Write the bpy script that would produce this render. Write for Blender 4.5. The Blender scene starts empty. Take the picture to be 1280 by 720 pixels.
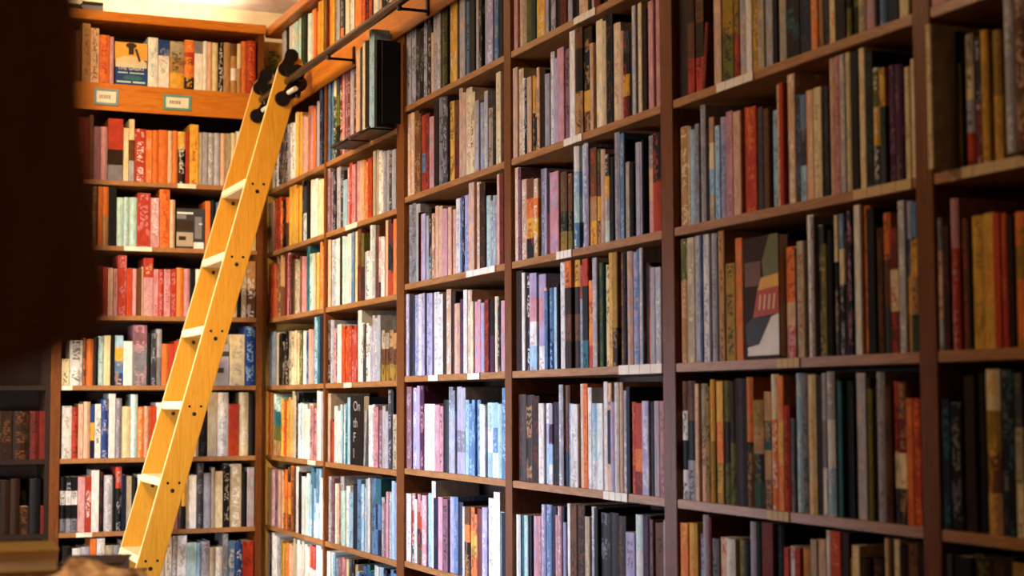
import bpy, bmesh, math, random
from mathutils import Vector, Matrix
random.seed(11)
scn = bpy.context.scene
COL = scn.collection
PAL = dict(K='1b1819',D='38200f',N='1e2540',G='45454c',g='84828a',s='aaa8b2',W='dedad8',c='ddcba4',C='d4ae92',t='b58a58',
 y='dba93c',Y='a07f26',o='dd7c30',O='bb4518',r='b54028',R='74261c',p='c8929a',P='552c50',l='a9a3c4',b='5f84ac',B='9cc0d8',
 u='2a4a88',T='2c6e78',a='b8d6d4',e='6c6c2c',E='2c4c36',m='704828',M='8c6472',n='b2a48c')
NAME = dict(K='black',D='dark brown',N='navy',G='charcoal',g='grey',s='silver grey',W='white',c='cream',C='pale peach',t='tan',
 y='yellow',Y='mustard',o='orange',O='burnt orange',r='red',R='dark red',p='pink',P='plum',l='lavender',b='blue',B='light blue',
 u='deep blue',T='teal',a='pale aqua',e='olive',E='dark green',m='brown',M='mauve',n='beige')
def lin(h):
    r = []
    for i in (0, 2, 4):
        v = int(h[i:i+2], 16)/255
        r.append(v/12.92 if v < .04045 else ((v+.055)/1.055)**2.4)
    return r
def deep(c):
    g = sum(c)/3; return [max(g+(x-g)*.93, .002)**1.16*1.06 for x in c]
LIN = {k: deep(lin(v)) for k, v in PAL.items()}

# ------------------------------------------------------------------ materials
def newmat(name):
    m = bpy.data.materials.new(name); m.use_nodes = True
    nt = m.node_tree; b = nt.nodes['Principled BSDF']
    return m, nt, b
def plain(name, col, rough=.5, metal=0, spec=.5):
    m, nt, b = newmat(name)
    n = nt.nodes.new('ShaderNodeTexNoise'); n.inputs['Scale'].default_value = 14; n.inputs['Detail'].default_value = 5
    tc = nt.nodes.new('ShaderNodeTexCoord'); nt.links.new(tc.outputs['Object'], n.inputs['Vector'])
    r = nt.nodes.new('ShaderNodeValToRGB')
    r.color_ramp.elements[0].position = .3; r.color_ramp.elements[1].position = .7
    r.color_ramp.elements[0].color = [c*.86 for c in col]+[1]; r.color_ramp.elements[1].color = [min(c*1.1, 1) for c in col]+[1]
    nt.links.new(n.outputs['Fac'], r.inputs['Fac']); nt.links.new(r.outputs['Color'], b.inputs['Base Color'])
    b.inputs['Roughness'].default_value = rough; b.inputs['Metallic'].default_value = metal
    b.inputs['Specular IOR Level'].default_value = spec
    return m
def wood(name, dark, light, scale=(1, 1, 1), rough=.4, dist=2.0):
    m, nt, b = newmat(name)
    tc = nt.nodes.new('ShaderNodeTexCoord'); mp = nt.nodes.new('ShaderNodeMapping')
    mp.inputs['Scale'].default_value = scale
    nt.links.new(tc.outputs['Object'], mp.inputs['Vector'])
    n = nt.nodes.new('ShaderNodeTexNoise'); n.inputs['Scale'].default_value = 9; n.inputs['Detail'].default_value = 7
    n.inputs['Distortion'].default_value = dist; n.inputs['Roughness'].default_value = .62
    nt.links.new(mp.outputs[0], n.inputs['Vector'])
    r = nt.nodes.new('ShaderNodeValToRGB'); r.color_ramp.elements[0].position = .32; r.color_ramp.elements[1].position = .7
    r.color_ramp.elements[0].color = dark+[1]; r.color_ramp.elements[1].color = light+[1]
    nt.links.new(n.outputs['Fac'], r.inputs['Fac']); nt.links.new(r.outputs['Color'], b.inputs['Base Color'])
    bp = nt.nodes.new('ShaderNodeBump'); bp.inputs['Strength'].default_value = .12; bp.inputs['Distance'].default_value = .01
    nt.links.new(n.outputs['Fac'], bp.inputs['Height']); nt.links.new(bp.outputs[0], b.inputs['Normal'])
    b.inputs['Roughness'].default_value = rough; b.inputs['Specular IOR Level'].default_value = .25
    return m
W_SHELF = wood('shelf_wood', lin('86542c'), lin('b4804c'), (.8, 9, 9))
SH = W_SHELF.node_tree.nodes['Principled BSDF']; SH.inputs['Specular IOR Level'].default_value = .6; SH.inputs['Roughness'].default_value = .34
W_POST = wood('post_wood', lin('562c10'), lin('7e481c'), (9, 9, .8))
W_FASC = wood('fascia_wood', lin('b05e14'), lin('cc8228'), (.7, .7, 9))
W_LIT = wood('lit_yellow_wood', lin('cc9c48'), lin('e4bc6c'), (9, 9, .8))  # lit tone of the corner wood, warm light put into the colour
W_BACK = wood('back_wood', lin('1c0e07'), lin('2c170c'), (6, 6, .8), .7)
W_LAD = wood('ladder_wood', lin('b47c20'), lin('cc9432'), (9, 9, .5), .38)
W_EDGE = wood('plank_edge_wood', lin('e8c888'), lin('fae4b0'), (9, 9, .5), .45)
W_TREAD = wood('tread_wood', lin('ead6a8'), lin('fbeccb'), (.8, 9, 9), .45)
W_DARK = wood('dark_board_wood', lin('7e481c'), lin('9a6430'), (6, 6, .8), .6)
W_FLOOR = wood('floor_boards', lin('3c2412'), lin('6a4424'), (.6, 6, 6), .4)
M_BLACK = plain('black_iron', lin('151312'), .4, .6)
M_STEEL = plain('dark_steel', lin('5a5658'), .3, .9)
M_PAPER = plain('page_paper', lin('d8ccb4'), .8)
M_CARD = plain('label_card', lin('e6dccb'), .6)
M_CARDC = plain('label_cream', lin('c8a878'), .6)
M_TEAL = plain('teal_frame', lin('4c9490'), .5)
M_SLATE = plain('slate_frame', lin('6c8ea0'), .5)
M_WALL = plain('wall_plaster', lin('e8dcc4'), .8)
M_CEIL = plain('ceiling_plaster', lin('dcd6dc'), .85)
M_GREY = plain('grey_pot', lin('8c94a4'), .5)
M_LEAF = plain('leaf_green', lin('6c7c20'), .5)
M_WHEEL = plain('white_nylon', lin('d8d4cc'), .4)

def book_mat():
    m, nt, b = newmat('printed_book_cover'); N = nt.nodes; L = nt.links
    ca = N.new('ShaderNodeAttribute'); ca.attribute_name = 'Col'
    ac = N.new('ShaderNodeAttribute'); ac.attribute_name = 'Acc'
    uv = N.new('ShaderNodeUVMap'); uv.uv_map = 'UVMap'
    sp = N.new('ShaderNodeSeparateXYZ'); L.new(uv.outputs[0], sp.inputs[0])
    def math_(op, a, bb):
        n = N.new('ShaderNodeMath'); n.operation = op
        for i, v in enumerate((a, bb)):
            if v is None: continue
            if isinstance(v, (int, float)): n.inputs[i].default_value = v
            else: L.new(v, n.inputs[i])
        return n.outputs[0]
    def noise(vec_scale, detail, seed):
        mp = N.new('ShaderNodeMapping'); mp.inputs['Scale'].default_value = vec_scale; mp.inputs['Location'].default_value = (seed, seed*2, 0)
        L.new(uv.outputs[0], mp.inputs['Vector'])
        n = N.new('ShaderNodeTexNoise'); n.inputs['Scale'].default_value = 1; n.inputs['Detail'].default_value = detail
        n.noise_dimensions = '2D'
        L.new(mp.outputs[0], n.inputs['Vector']); return n.outputs['Fac']
    # lettering-like marks: short strokes in the middle of the spine, in a few blocks along its height
    stroke = math_('GREATER_THAN', noise((3.2, 95, 1), 1, 3), .52)
    block = math_('GREATER_THAN', noise((.01, 11, 1), 0, 7), .49)
    side = math_('LESS_THAN', math_('ABSOLUTE', math_('SUBTRACT', sp.outputs[0], .5), None), .3)
    mask = math_('MULTIPLY', math_('MULTIPLY', stroke, block), side)
    # picture-like blotches for the whole jacket
    blotch = math_('GREATER_THAN', noise((1.6, 17, 1), 3, 21), .62)
    mask2 = math_('MAXIMUM', math_('MULTIPLY', mask, .75), math_('MULTIPLY', blotch, .4))
    mask3 = math_('MULTIPLY', mask2, ac.outputs['Alpha'])
    mx = N.new('ShaderNodeMix'); mx.data_type = 'RGBA'
    L.new(mask3, mx.inputs[0]); L.new(ca.outputs['Color'], mx.inputs[6]); L.new(ac.outputs['Color'], mx.inputs[7])
    hs = N.new('ShaderNodeHueSaturation')
    v = N.new('ShaderNodeMapRange'); v.inputs[1].default_value = .3; v.inputs[2].default_value = .7; v.inputs[3].default_value = .8; v.inputs[4].default_value = 1.12
    L.new(noise((2.2, 26, 1), 3, 40), v.inputs[0]); L.new(v.outputs[0], hs.inputs['Value']); L.new(mx.outputs[2], hs.inputs['Color'])
    L.new(hs.outputs[0], b.inputs['Base Color'])
    b.inputs['Roughness'].default_value = .55; b.inputs['Specular IOR Level'].default_value = .14
    return m
M_BOOK = book_mat()

# ------------------------------------------------------------------ helpers
def props(o, label=None, cat=None, group=None, kind=None):
    if label: o['label'] = label
    if cat: o['category'] = cat
    if group: o['group'] = group
    if kind: o['kind'] = kind
    return o
def empty(name, loc, label, cat, group=None):
    o = bpy.data.objects.new(name, None); COL.objects.link(o); o.location = loc; o.empty_display_size = .05
    return props(o, label, cat, group)
def link(name, me, mat=None, parent=None, loc=(0, 0, 0), rot=None):
    o = bpy.data.objects.new(name, me); COL.objects.link(o); o.location = loc
    if rot: o.rotation_euler = rot
    if mat and not me.materials: me.materials.append(mat)
    if parent: o.parent = parent
    return o
def bm_box(bm, x0, x1, y0, y1, z0, z1):
    r = bmesh.ops.create_cube(bm, size=1)
    for v in r['verts']:
        v.co = Vector(((x0+x1)/2+v.co.x*(x1-x0), (y0+y1)/2+v.co.y*(y1-y0), (z0+z1)/2+v.co.z*(z1-z0)))
    return r['verts']
def fin(bm, name, mat, parent=None, loc=(0, 0, 0), bevel=0, smooth=False, rot=None, seg=2):
    if bevel:
        bmesh.ops.bevel(bm, geom=list(bm.edges), offset=bevel, segments=seg, affect='EDGES', clamp_overlap=True)
    me = bpy.data.meshes.new(name); bm.to_mesh(me); bm.free()
    if smooth:
        for p in me.polygons: p.use_smooth = True
    return link(name, me, mat, parent, loc, rot)
def box(name, mat, b, parent=None, bevel=0, loc=(0, 0, 0)):
    bm = bmesh.new(); bm_box(bm, *b); return fin(bm, name, mat, parent, loc, bevel)
def tube_bm(bm, p0, p1, r, n=16, r2=None):
    p0, p1 = Vector(p0), Vector(p1); d = p1-p0
    m = Matrix.Translation((p0+p1)/2) @ d.to_track_quat('Z', 'Y').to_matrix().to_4x4()
    bmesh.ops.create_cone(bm, cap_ends=True, segments=n, radius1=r, radius2=r if r2 is None else r2, depth=d.length, matrix=m)
def prism(bm, pts, a0, a1, axis='x'):
    """extrude a closed outline (pairs) between a0 and a1 along an axis"""
    def P(p, a): return (a, p[0], p[1]) if axis == 'x' else ((p[0], a, p[1]) if axis == 'y' else (p[0], p[1], a))
    A = [bm.verts.new(P(p, a0)) for p in pts]; B = [bm.verts.new(P(p, a1)) for p in pts]
    bm.faces.new(A); bm.faces.new(list(reversed(B)))
    for i in range(len(pts)):
        j = (i+1) % len(pts); bm.faces.new((A[j], A[i], B[i], B[j]))
    bmesh.ops.recalc_face_normals(bm, faces=bm.faces)

# ------------------------------------------------------------------ books
class BookMesh:
    """collects jackets: u right, d into the shelf, z up; per-corner colours and uv"""
    def __init__(s): s.v = []; s.f = []; s.c = []; s.a = []; s.uv = []; s.m = []
    def quad(s, pts, col, acc, alpha, uvs, mi=0):
        i = len(s.v); s.v += pts; s.f.append(tuple(range(i, i+len(pts))))
        s.c.append(col); s.a.append((*acc, alpha)); s.uv.append(uvs); s.m.append(mi)
    def jacket(s, T, w, h, depth, cols, acc, seed, hard):
        t = min(.0025, w*.2)
        if hard:
            k = 5; bul = min(.006, w*.22)
            arc = [(w*i/(k-1), bul*(1-math.sin(math.pi*i/(k-1)))) for i in range(k)]
        else:
            e = min(.002, w*.2); arc = [(0, e), (e, 0), (w-e, 0), (w, e)]
        out = [(0, depth)] + arc + [(w, depth)]
        n = len(out)
        inn = [(t, depth)] + [(min(max(p[0], t), w-t), p[1]+t*1.3) for p in arc] + [(w-t, depth)]
        nb = len(cols); al = 1.0 if acc else 0.0
        jit = random.uniform(.9, 1.08)
        aj = LIN[acc] if acc else (0, 0, 0)
        so = seed*3.17
        L = [0]
        for i in range(1, n): L.append(L[-1]+math.hypot(out[i][0]-out[i-1][0], out[i][1]-out[i-1][1]))
        for bi in range(nb):
            z1 = h*(1-bi/nb); z0 = h*(1-(bi+1)/nb)
            c = [x*jit for x in LIN[cols[bi]]]
            for i in range(n-1):
                a, b = out[i], out[i+1]
                spine = 1 <= i < n-2
                if spine: ua, ub = a[0]/w, b[0]/w
                else: ua, ub = 2+a[1]*25, 2+b[1]*25
                sh = so; cc = c if spine else [x*.6 for x in c]  # cover sides darkened in colour, standing in for shade
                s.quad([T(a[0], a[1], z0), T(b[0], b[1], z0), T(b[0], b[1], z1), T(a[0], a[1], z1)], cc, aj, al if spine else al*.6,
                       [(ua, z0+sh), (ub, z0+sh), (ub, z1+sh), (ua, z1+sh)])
        ct = [x*jit for x in LIN[cols[0]]]; cb = [x*jit for x in LIN[cols[-1]]]; z = [(9, 9)]*4
        for i in range(n-1):
            a, b, ai, bi_ = out[i], out[i+1], inn[i], inn[i+1]
            s.quad([T(a[0], a[1], h), T(b[0], b[1], h), T(bi_[0], bi_[1], h), T(ai[0], ai[1], h)], ct, aj, 0, z)
            s.quad([T(b[0], b[1], 0), T(a[0], a[1], 0), T(ai[0], ai[1], 0), T(bi_[0], bi_[1], 0)], cb, aj, 0, z)
            s.quad([T(bi_[0], bi_[1], 0), T(ai[0], ai[1], 0), T(ai[0], ai[1], h), T(bi_[0], bi_[1], h)], ct, aj, 0, z)
        for i in (0, n-1):
            a, ai = out[i], inn[i]
            s.quad([T(a[0], a[1], 0), T(a[0], a[1], h), T(ai[0], ai[1], h), T(ai[0], ai[1], 0)][::(1 if i else -1)], ct, aj, 0, z)
    def pages(s, T, w, h, depth, hard):
        t = min(.0025, w*.2)+.0003; dz = .004 if hard else .0008; y0 = t*1.5+(.006 if hard else .001); y1 = depth-(.004 if hard else .0005)
        x0, x1, z0, z1 = t, w-t, dz, h-dz
        c = lin('d8ccb4'); P = lambda x, y, zz: T(x, y, zz)
        for q in ([(x0, y0, z0), (x1, y0, z0), (x1, y0, z1), (x0, y0, z1)], [(x1, y1, z0), (x0, y1, z0), (x0, y1, z1), (x1, y1, z1)],
                  [(x0, y0, z1), (x1, y0, z1), (x1, y1, z1), (x0, y1, z1)], [(x0, y1, z0), (x1, y1, z0), (x1, y0, z0), (x0, y0, z0)],
                  [(x1, y0, z0), (x1, y1, z0), (x1, y1, z1), (x1, y0, z1)], [(x0, y1, z0), (x0, y0, z0), (x0, y0, z1), (x0, y1, z1)]):
            s.quad([P(*p) for p in q], c, c, 0, [(9, 9)]*4, 1)
    def build(s, name):
        me = bpy.data.meshes.new(name); me.from_pydata(s.v, [], s.f); me.materials.append(M_BOOK)
        if any(s.m): me.materials.append(M_PAPER)
        for p, mi in zip(me.polygons, s.m): p.material_index = mi
        ca = me.color_attributes.new('Col', 'FLOAT_COLOR', 'CORNER'); aa = me.color_attributes.new('Acc', 'FLOAT_COLOR', 'CORNER')
        uv = me.uv_layers.new(name='UVMap')
        fc = []; fa = []; fu = []
        for f, c, a, u in zip(s.f, s.c, s.a, s.uv):
            for k in range(len(f)): fc += [*c, 1]; fa += [*a]; fu += [*u[k]]
        ca.data.foreach_set('color', fc); aa.data.foreach_set('color', fa); uv.data.foreach_set('uv', fu)
        me.update(); return me

SZ = {1:2.915, 2:2.533, 3:2.2, 4:1.883, 5:1.55, 6:1.22, 7:.89, 8:.555, 9:.22}   # shelf tops, bays C to F
BZ = {1:2.915, 2:2.471, 3:2.171, 4:1.854, 5:1.536, 6:1.209, 7:.880, 8:.55, 9:.22}  # shelf tops, end wall and the two bays by the corner
BOOKS=[  # many dark-coloured entries stand in for shaded gaps and cover sides
('H',1,'-9620,187,226,R,,0,0,0 -9421,140,234,R,,0,0,0 -9269,305,236,m,,0,0,0 -8951,377,272,t,m,0,0,1 -8562,379,254,C,m,0,0,1 -8171,464,227,o,r,0,0,1 -7694,191,220,p,,0,0,0 -7491,1532,227,#,,0,0,1 -5948,463,234,W,B,0,0,1 -5472,490,225,uWW,s,0,0,1 -4970,691,224,nty,E,0,0,1 -4268,459,235,oroD,y,0,0,1 -3796,387,233,gWWW,,0,0,1 -3398,213,236,W,,0,0,0 -3173,201,234,C,,0,0,0 -2960,277,233,c,,0,0,0 -2671,240,235,K,W,0,0,0 -2419,329,238,t,,0,0,0 -2078,279,234,mtWt,,0,0,0 -1786,204,236,ct,,0,0,0 -1570,243,251,o,,0,0,0 -1316,435,256,r,o,0,0,1'),
('H',2,'-9077,502,283,R,,0,0,1 -8563,183,295,m,,0,0,0 -8368,310,244,M,,0,0,0 -8046,311,246,p,,0,0,0 -7723,684,285,rrDg,,0,0,1 -7026,245,246,c,W,0,0,0 -6770,245,288,cms,,0,0,0 -6512,493,244,r,W,0,0,1 -6007,283,241,o,C,0,0,0 -5712,284,243,o,,0,0,0 -5417,428,247,o,,0,0,1 -4977,203,245,C,,0,0,0 -4762,227,246,o,,0,0,0 -4523,348,244,yKD,W,0,0,1 -4163,168,246,r,,0,0,0 -3983,410,281,y,O,0,0,1 -3561,170,246,n,,0,0,0 -3379,231,247,s,,0,0,0 -3137,292,246,s,W,0,0,0 -2832,293,248,s,,0,0,0 -2527,233,248,C,,0,0,0 -2282,233,249,n,,0,0,0 -2037,234,253,c,,0,0,0 -1791,235,261,W,,0,0,0 -1544,235,256,o,,0,0,0 -1297,174,258,t,,0,0,0 -1111,299,259,p,,0,0,0'),
('H',3,'-8916,508,270,D,,0,0,1 -8396,255,270,m,t,0,0,0 -8129,186,270,o,,0,0,0 -7932,279,270,ot,,0,0,0 -7640,339,270,K,,0,0,1 -7289,317,224,a,,0,0,0 -6961,247,226,a,s,0,0,0 -6702,342,227,a,,0,0,0 -6347,582,248,r,p,0,0,1 -5753,406,229,p,W,0,0,1 -5335,468,270,o,O,0,0,1 -4855,229,223,C,,0,0,0 -4614,1385,220,#,,0,0,1 -3217,233,224,o,,0,0,0 -2972,234,229,K,,0,0,0 -2726,296,221,b,,0,0,0 -2418,297,235,t,,0,0,0 -2109,298,242,m,,0,0,0 -1799,299,237,n,,0,0,0 -1488,300,239,K,,0,0,0 -1176,364,139,c,,0,0,0'),
('H',4,'-8870,451,231,D,,0,0,1 -8407,511,226,R,,0,0,1 -7884,222,219,r,,0,0,0 -7650,222,216,C,p,0,0,0 -7416,199,213,p,r,0,0,0 -7205,400,275,r,p,0,0,1 -6793,248,217,O,,0,0,0 -6533,166,215,p,,0,0,0 -6355,225,214,m,,0,0,0 -6118,71,226,C,,0,0,0 -6035,441,266,rpp,C,0,0,1 -5581,227,216,p,O,0,0,0 -5342,228,216,r,p,0,0,0 -5102,289,217,p,O,0,0,0 -4801,266,218,r,p,0,0,0 -4523,315,225,o,,0,0,0 -4196,292,222,p,,0,0,0 -3893,232,221,K,,0,0,0 -3649,232,221,W,,0,0,0 -3405,294,210,b,,0,0,0 -3098,234,223,K,,0,0,0 -2852,358,217,t,,0,0,0 -2482,273,212,n,,0,0,0 -2198,510,120,c,,0,0,0 -1676,175,227,K,,0,0,0 -1489,238,253,n,W,0,0,0 -1239,427,266,tm,W,0,0,1'),
('H',5,'-9620,329,120,c,G,0,0,0 -9279,559,205,W,K,0,0,1 -8709,148,217,m,o,0,0,0 -8548,310,211,o,,0,0,0 -8226,195,218,K,,0,0,0 -8019,242,224,a,g,0,0,0 -7765,278,227,c,,0,0,0 -7475,186,225,K,,0,0,0 -7278,373,227,Bybu,y,0,0,1 -6893,398,201,W,,0,0,1 -6483,635,275,Mgg,p,0,0,1 -5836,165,239,K,,0,0,0 -5658,225,239,G,s,0,0,0 -5421,249,258,sg,,0,0,0 -5160,322,191,o,,0,0,0 -4826,227,191,r,,0,0,0 -4587,348,204,O,,0,0,0 -4227,289,216,W,,0,0,0 -3926,350,204,K,,0,0,0 -3564,291,205,b,,0,0,0 -3261,353,193,n,,0,0,0 -2896,870,193,#,,0,0,0 -2014,704,238,c,n,0,0,1 -1297,485,276,u,B,0,0,1'),
('H',6,'-9557,422,235,W,n,0,0,1 -9123,262,231,r,D,0,0,0 -8849,213,244,C,p,0,0,0 -8624,289,254,C,,0,0,0 -8323,189,240,uyN,,0,0,0 -8122,265,243,W,K,0,0,0 -7845,317,265,u,s,0,0,1 -7517,292,289,W,,0,0,1 -7212,268,269,g,s,0,0,0 -6932,384,232,c,,0,0,1 -6537,308,286,a,W,0,0,1 -6216,271,229,o,C,0,0,0 -5933,220,232,C,o,0,0,0 -5701,311,232,O,,0,0,0 -5378,312,249,W,,0,0,0 -5054,379,242,b,,0,0,0 -4663,380,235,c,,0,0,0 -4271,251,248,K,,0,0,0 -4008,278,248,s,,0,0,0 -3718,292,122,W,,0,0,0 -3415,386,208,K,G,0,0,0 -3017,427,295,n,s,0,0,1 -2578,523,294,W,s,0,0,1 -2043,486,241,rO,,0,0,1 -1545,434,294,c,W,0,0,1 -1099,287,287,K,,0,0,0'),
('H',7,'-9608,247,248,KWKg,K,0,0,0 -9349,235,247,KWKg,s,0,0,0 -9102,261,247,KWKg,K,0,0,0 -8829,311,246,p,C,0,0,1 -8506,262,249,r,W,0,0,0 -8232,326,275,W,,0,0,1 -7894,201,267,K,R,0,0,0 -7681,366,251,s,W,0,0,1 -7303,114,240,K,,0,0,0 -7177,266,288,rKK,s,0,0,0 -6899,191,252,N,K,0,0,0 -6696,242,245,n,,0,0,0 -6442,243,238,K,,0,0,0 -6187,308,251,W,,0,0,0 -5867,309,237,r,,0,0,0 -5546,374,249,K,,0,0,0 -5160,311,248,s,,0,0,0 -4836,247,235,N,,0,0,0 -4577,209,168,p,,0,0,0 -4356,157,168,g,N,0,0,0 -4186,184,207,yK,,0,0,0 -3990,119,286,n,s,0,0,0 -3860,355,243,W,,0,0,1 -3492,304,298,G,g,0,0,1 -3176,358,251,s,,0,0,1 -2807,147,277,n,,0,0,0 -2648,360,259,c,,0,0,1 -2276,321,282,K,n,0,0,1 -1942,524,291,n,W,0,0,1 -1406,257,254,K,,0,0,0 -1137,325,273,s,p,0,0,1'),
('H',8,'-9458,417,268,K,,0,0,0 -9029,358,260,W,,0,0,0 -8659,384,265,s,,0,0,0 -8263,274,300,o,,0,0,0 -7977,362,300,W,s,0,0,0 -7603,364,267,n,s,0,0,0 -7227,365,266,g,,0,0,0 -6850,367,284,c,,0,0,0 -6472,368,282,b,,0,0,0 -6091,434,281,W,,0,0,0 -5646,372,292,K,,0,0,0 -5262,348,291,W,,0,0,0 -4903,271,296,W,g,0,0,0 -4619,246,300,s,W,0,0,0 -4361,442,300,W,s,0,0,0 -3907,444,266,a,,0,0,0 -3450,184,264,B,b,0,0,0 -3254,382,270,s,M,0,0,0 -2861,251,242,n,,0,0,0 -2597,318,241,W,s,0,0,0 -2267,253,300,g,s,0,0,0 -2002,320,265,b,W,0,0,0 -1670,322,264,u,W,0,0,0 -1336,524,263,r,R,0,0,0'),
('G',6,'-12698,465,214,D,,0,0,0 -12221,528,214,D,m,0,0,0 -11681,652,213,D,m,0,0,0 -11017,49,206,K,,0,0,0 -10956,414,213,R,D,0,0,0 -10531,379,213,R,,0,0,0'),  # books of this left case coloured darker for the shade on it
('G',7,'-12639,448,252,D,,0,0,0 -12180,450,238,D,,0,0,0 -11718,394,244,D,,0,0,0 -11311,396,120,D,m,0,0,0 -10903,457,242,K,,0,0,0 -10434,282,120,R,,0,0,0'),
('A',1,'971,417,279,s,,0,0,0 1400,270,279,s,W,0,0,0 1683,270,267,s,W,0,0,0 1965,351,279,K,,0,0,0 2328,428,279,W,a,0,0,0 2768,428,279,W,a,0,0,0 3208,346,279,a,y,0,0,0 3566,346,275,a,y,0,0,0 3923,346,279,a,y,0,0,0 4281,420,279,E,K,0,0,0 4713,420,279,E,K,0,0,0 5145,298,270,K,,0,0,0 5455,269,268,W,a,0,0,0 5735,269,264,a,W,0,0,0 6016,441,270,C,W,0,0,0 6469,421,264,o,,0,0,0 6902,421,244,o,,0,0,0 7335,315,279,y,o,0,0,0 7662,315,275,y,o,0,0,0'),
('B',1,'8935,379,272,o,y,0,0,0 9326,374,268,y,,0,0,0 9712,412,279,g,s,0,0,0 10135,302,279,s,,0,0,0 10450,506,272,KGo,s,0,0,0 10967,295,259,K,,0,0,0 11274,290,249,W,c,0,0,0 11576,290,245,c,W,0,0,0 11879,353,232,s,W,0,0,0 12244,353,228,W,s,0,0,0 12610,530,214,o,y,0,0,0 13152,274,199,o,,0,0,0 13438,274,179,o,,0,0,0 13723,363,186,O,o,0,0,0 14098,324,171,K,O,0,0,0 14435,324,171,O,K,0,0,0 14771,324,167,K,O,0,0,0 15107,525,148,W,s,0,0,0 15644,428,134,s,C,0,0,0 16085,419,120,K,n,0,0,0 16516,419,100,K,n,0,0,0 16947,410,120,W,K,0,0,0 17369,487,120,o,,0,0,0'),
('A',2,'-528,317,261,W,K,0,0,0 -199,317,261,K,W,0,0,0 130,317,261,W,K,0,0,0 459,317,257,K,W,0,0,0 788,320,294,G,t,0,0,0 1120,320,290,G,t,0,0,0 1452,320,290,G,t,0,0,0 1783,405,271,K,s,0,0,0 2201,405,267,s,K,0,0,0 2618,329,266,W,K,0,0,0 2959,329,262,W,K,0,0,0 3300,390,301,c,y,0,0,0 3701,390,297,y,c,0,0,0 4103,317,291,y,s,0,0,0 4432,317,271,y,s,0,0,0 4760,375,262,p,C,0,0,0 5147,375,250,C,p,0,0,0 5534,369,255,s,o,0,0,0 5916,321,287,o,p,0,0,0 6249,321,283,p,o,0,0,0 6582,321,275,o,p,0,0,0 6915,318,292,l,s,0,0,0 7244,318,280,s,l,0,0,0 7574,469,346,N,b,0,0,0'),
('B',2,'8935,269,333,b,G,0,0,0 9216,269,333,b,G,0,0,0 9496,306,402,cEE,c,0,0,0 9815,306,390,cEE,c,0,0,0 10133,406,391,GeK,E,0,0,0 10550,441,382,R,c,0,0,0 11004,272,385,p,M,0,0,0 11288,272,373,M,p,0,0,0 11572,328,374,R,p,0,0,0 11912,443,392,s,,0,0,0 12367,417,395,mR,p,0,0,0 15753,444,330,C,s,90,0,0 16209,348,332,G,K,90,0,0 16568,290,348,c,s,90,0,0 16871,514,340,K,,90,0,0 17397,272,374,B,g,90,0,0 17681,272,354,B,g,90,0,0 17965,210,323,K,,90,0,1 18889,50,301,K,,90,0,1 18945,50,299,s,C,0,0,0 19001,50,245,D,,0,0,0'),
('A',3,'-1180,437,238,n,C,0,0,0 -731,283,240,C,p,0,0,0 -436,283,236,C,p,0,0,0 -140,374,246,Or,K,0,0,0 245,374,242,Or,K,0,0,0 631,374,246,Or,K,0,0,0 1017,341,223,o,K,0,0,0 1370,341,223,K,o,0,0,0 1724,404,232,om,K,0,0,0 2140,404,220,om,K,0,0,0 2556,396,270,y,t,0,0,0 2964,396,270,y,t,0,0,0 3371,351,270,y,,0,0,0 3734,351,250,y,,0,0,0 4097,351,258,y,,0,0,0 4460,351,250,y,,0,0,0 4823,246,270,K,n,0,0,0 5082,500,242,GW,E,0,0,0 5593,303,256,K,,0,0,0 5908,303,256,K,,0,0,0 6223,317,257,W,c,0,0,0 6552,317,253,W,c,0,0,0 6881,317,253,W,c,0,0,0 7210,433,241,c,,0,0,0 7655,433,241,c,,0,0,0'),
('B',3,'8935,389,270,M,s,0,0,0 9336,389,250,M,s,0,0,0 9738,394,247,N,s,0,0,0 10143,478,258,s,g,0,0,0 10633,428,238,G,s,0,0,0 11073,530,193,B,s,0,0,0 11615,309,238,p,W,0,0,0 11937,409,251,r,p,0,0,0 12358,409,239,p,r,0,0,0 12779,505,246,p,C,0,0,0 13296,497,242,C,n,0,0,0 13805,288,238,o,C,0,0,0 14105,288,226,o,C,0,0,0 14406,481,236,O,m,0,0,0 14898,222,236,R,,0,0,0 15132,306,254,n,s,0,0,0 15450,306,254,n,s,0,0,0 15767,318,246,W,n,0,0,0 16098,318,234,W,n,0,0,0 16428,266,234,s,g,0,0,0 16706,266,234,s,g,0,0,0 16984,444,229,G,s,0,0,0 17440,438,225,s,,0,0,0'),
('A',4,'-1180,358,263,o,O,0,0,0 -810,358,263,O,o,0,0,0 -440,351,260,o,O,0,0,0 -77,351,248,O,o,0,0,0 287,274,287,m,t,0,0,0 573,274,275,m,t,0,0,0 859,340,287,tm,,0,0,0 1211,340,275,tm,,0,0,0 1563,334,287,R,,0,0,0 1909,334,287,R,,0,0,0 2255,328,287,p,R,0,0,0 2595,328,275,R,p,0,0,0 2935,322,251,D,m,0,0,0 3269,322,251,m,D,0,0,0 3603,382,245,n,K,0,0,0 3997,382,233,n,K,0,0,0 4390,299,254,m,O,0,0,0 4701,345,250,p,o,0,0,0 5058,345,246,p,o,0,0,0 5416,302,285,T,K,0,0,0 5729,302,285,T,K,0,0,0 6043,409,249,a,T,0,0,0 6464,269,249,c,W,0,0,0 6744,269,229,c,W,0,0,0 7025,265,247,c,y,0,0,0 7302,265,235,y,c,0,0,0 7579,272,287,o,C,0,0,0 7863,272,267,o,C,0,0,0'),
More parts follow.
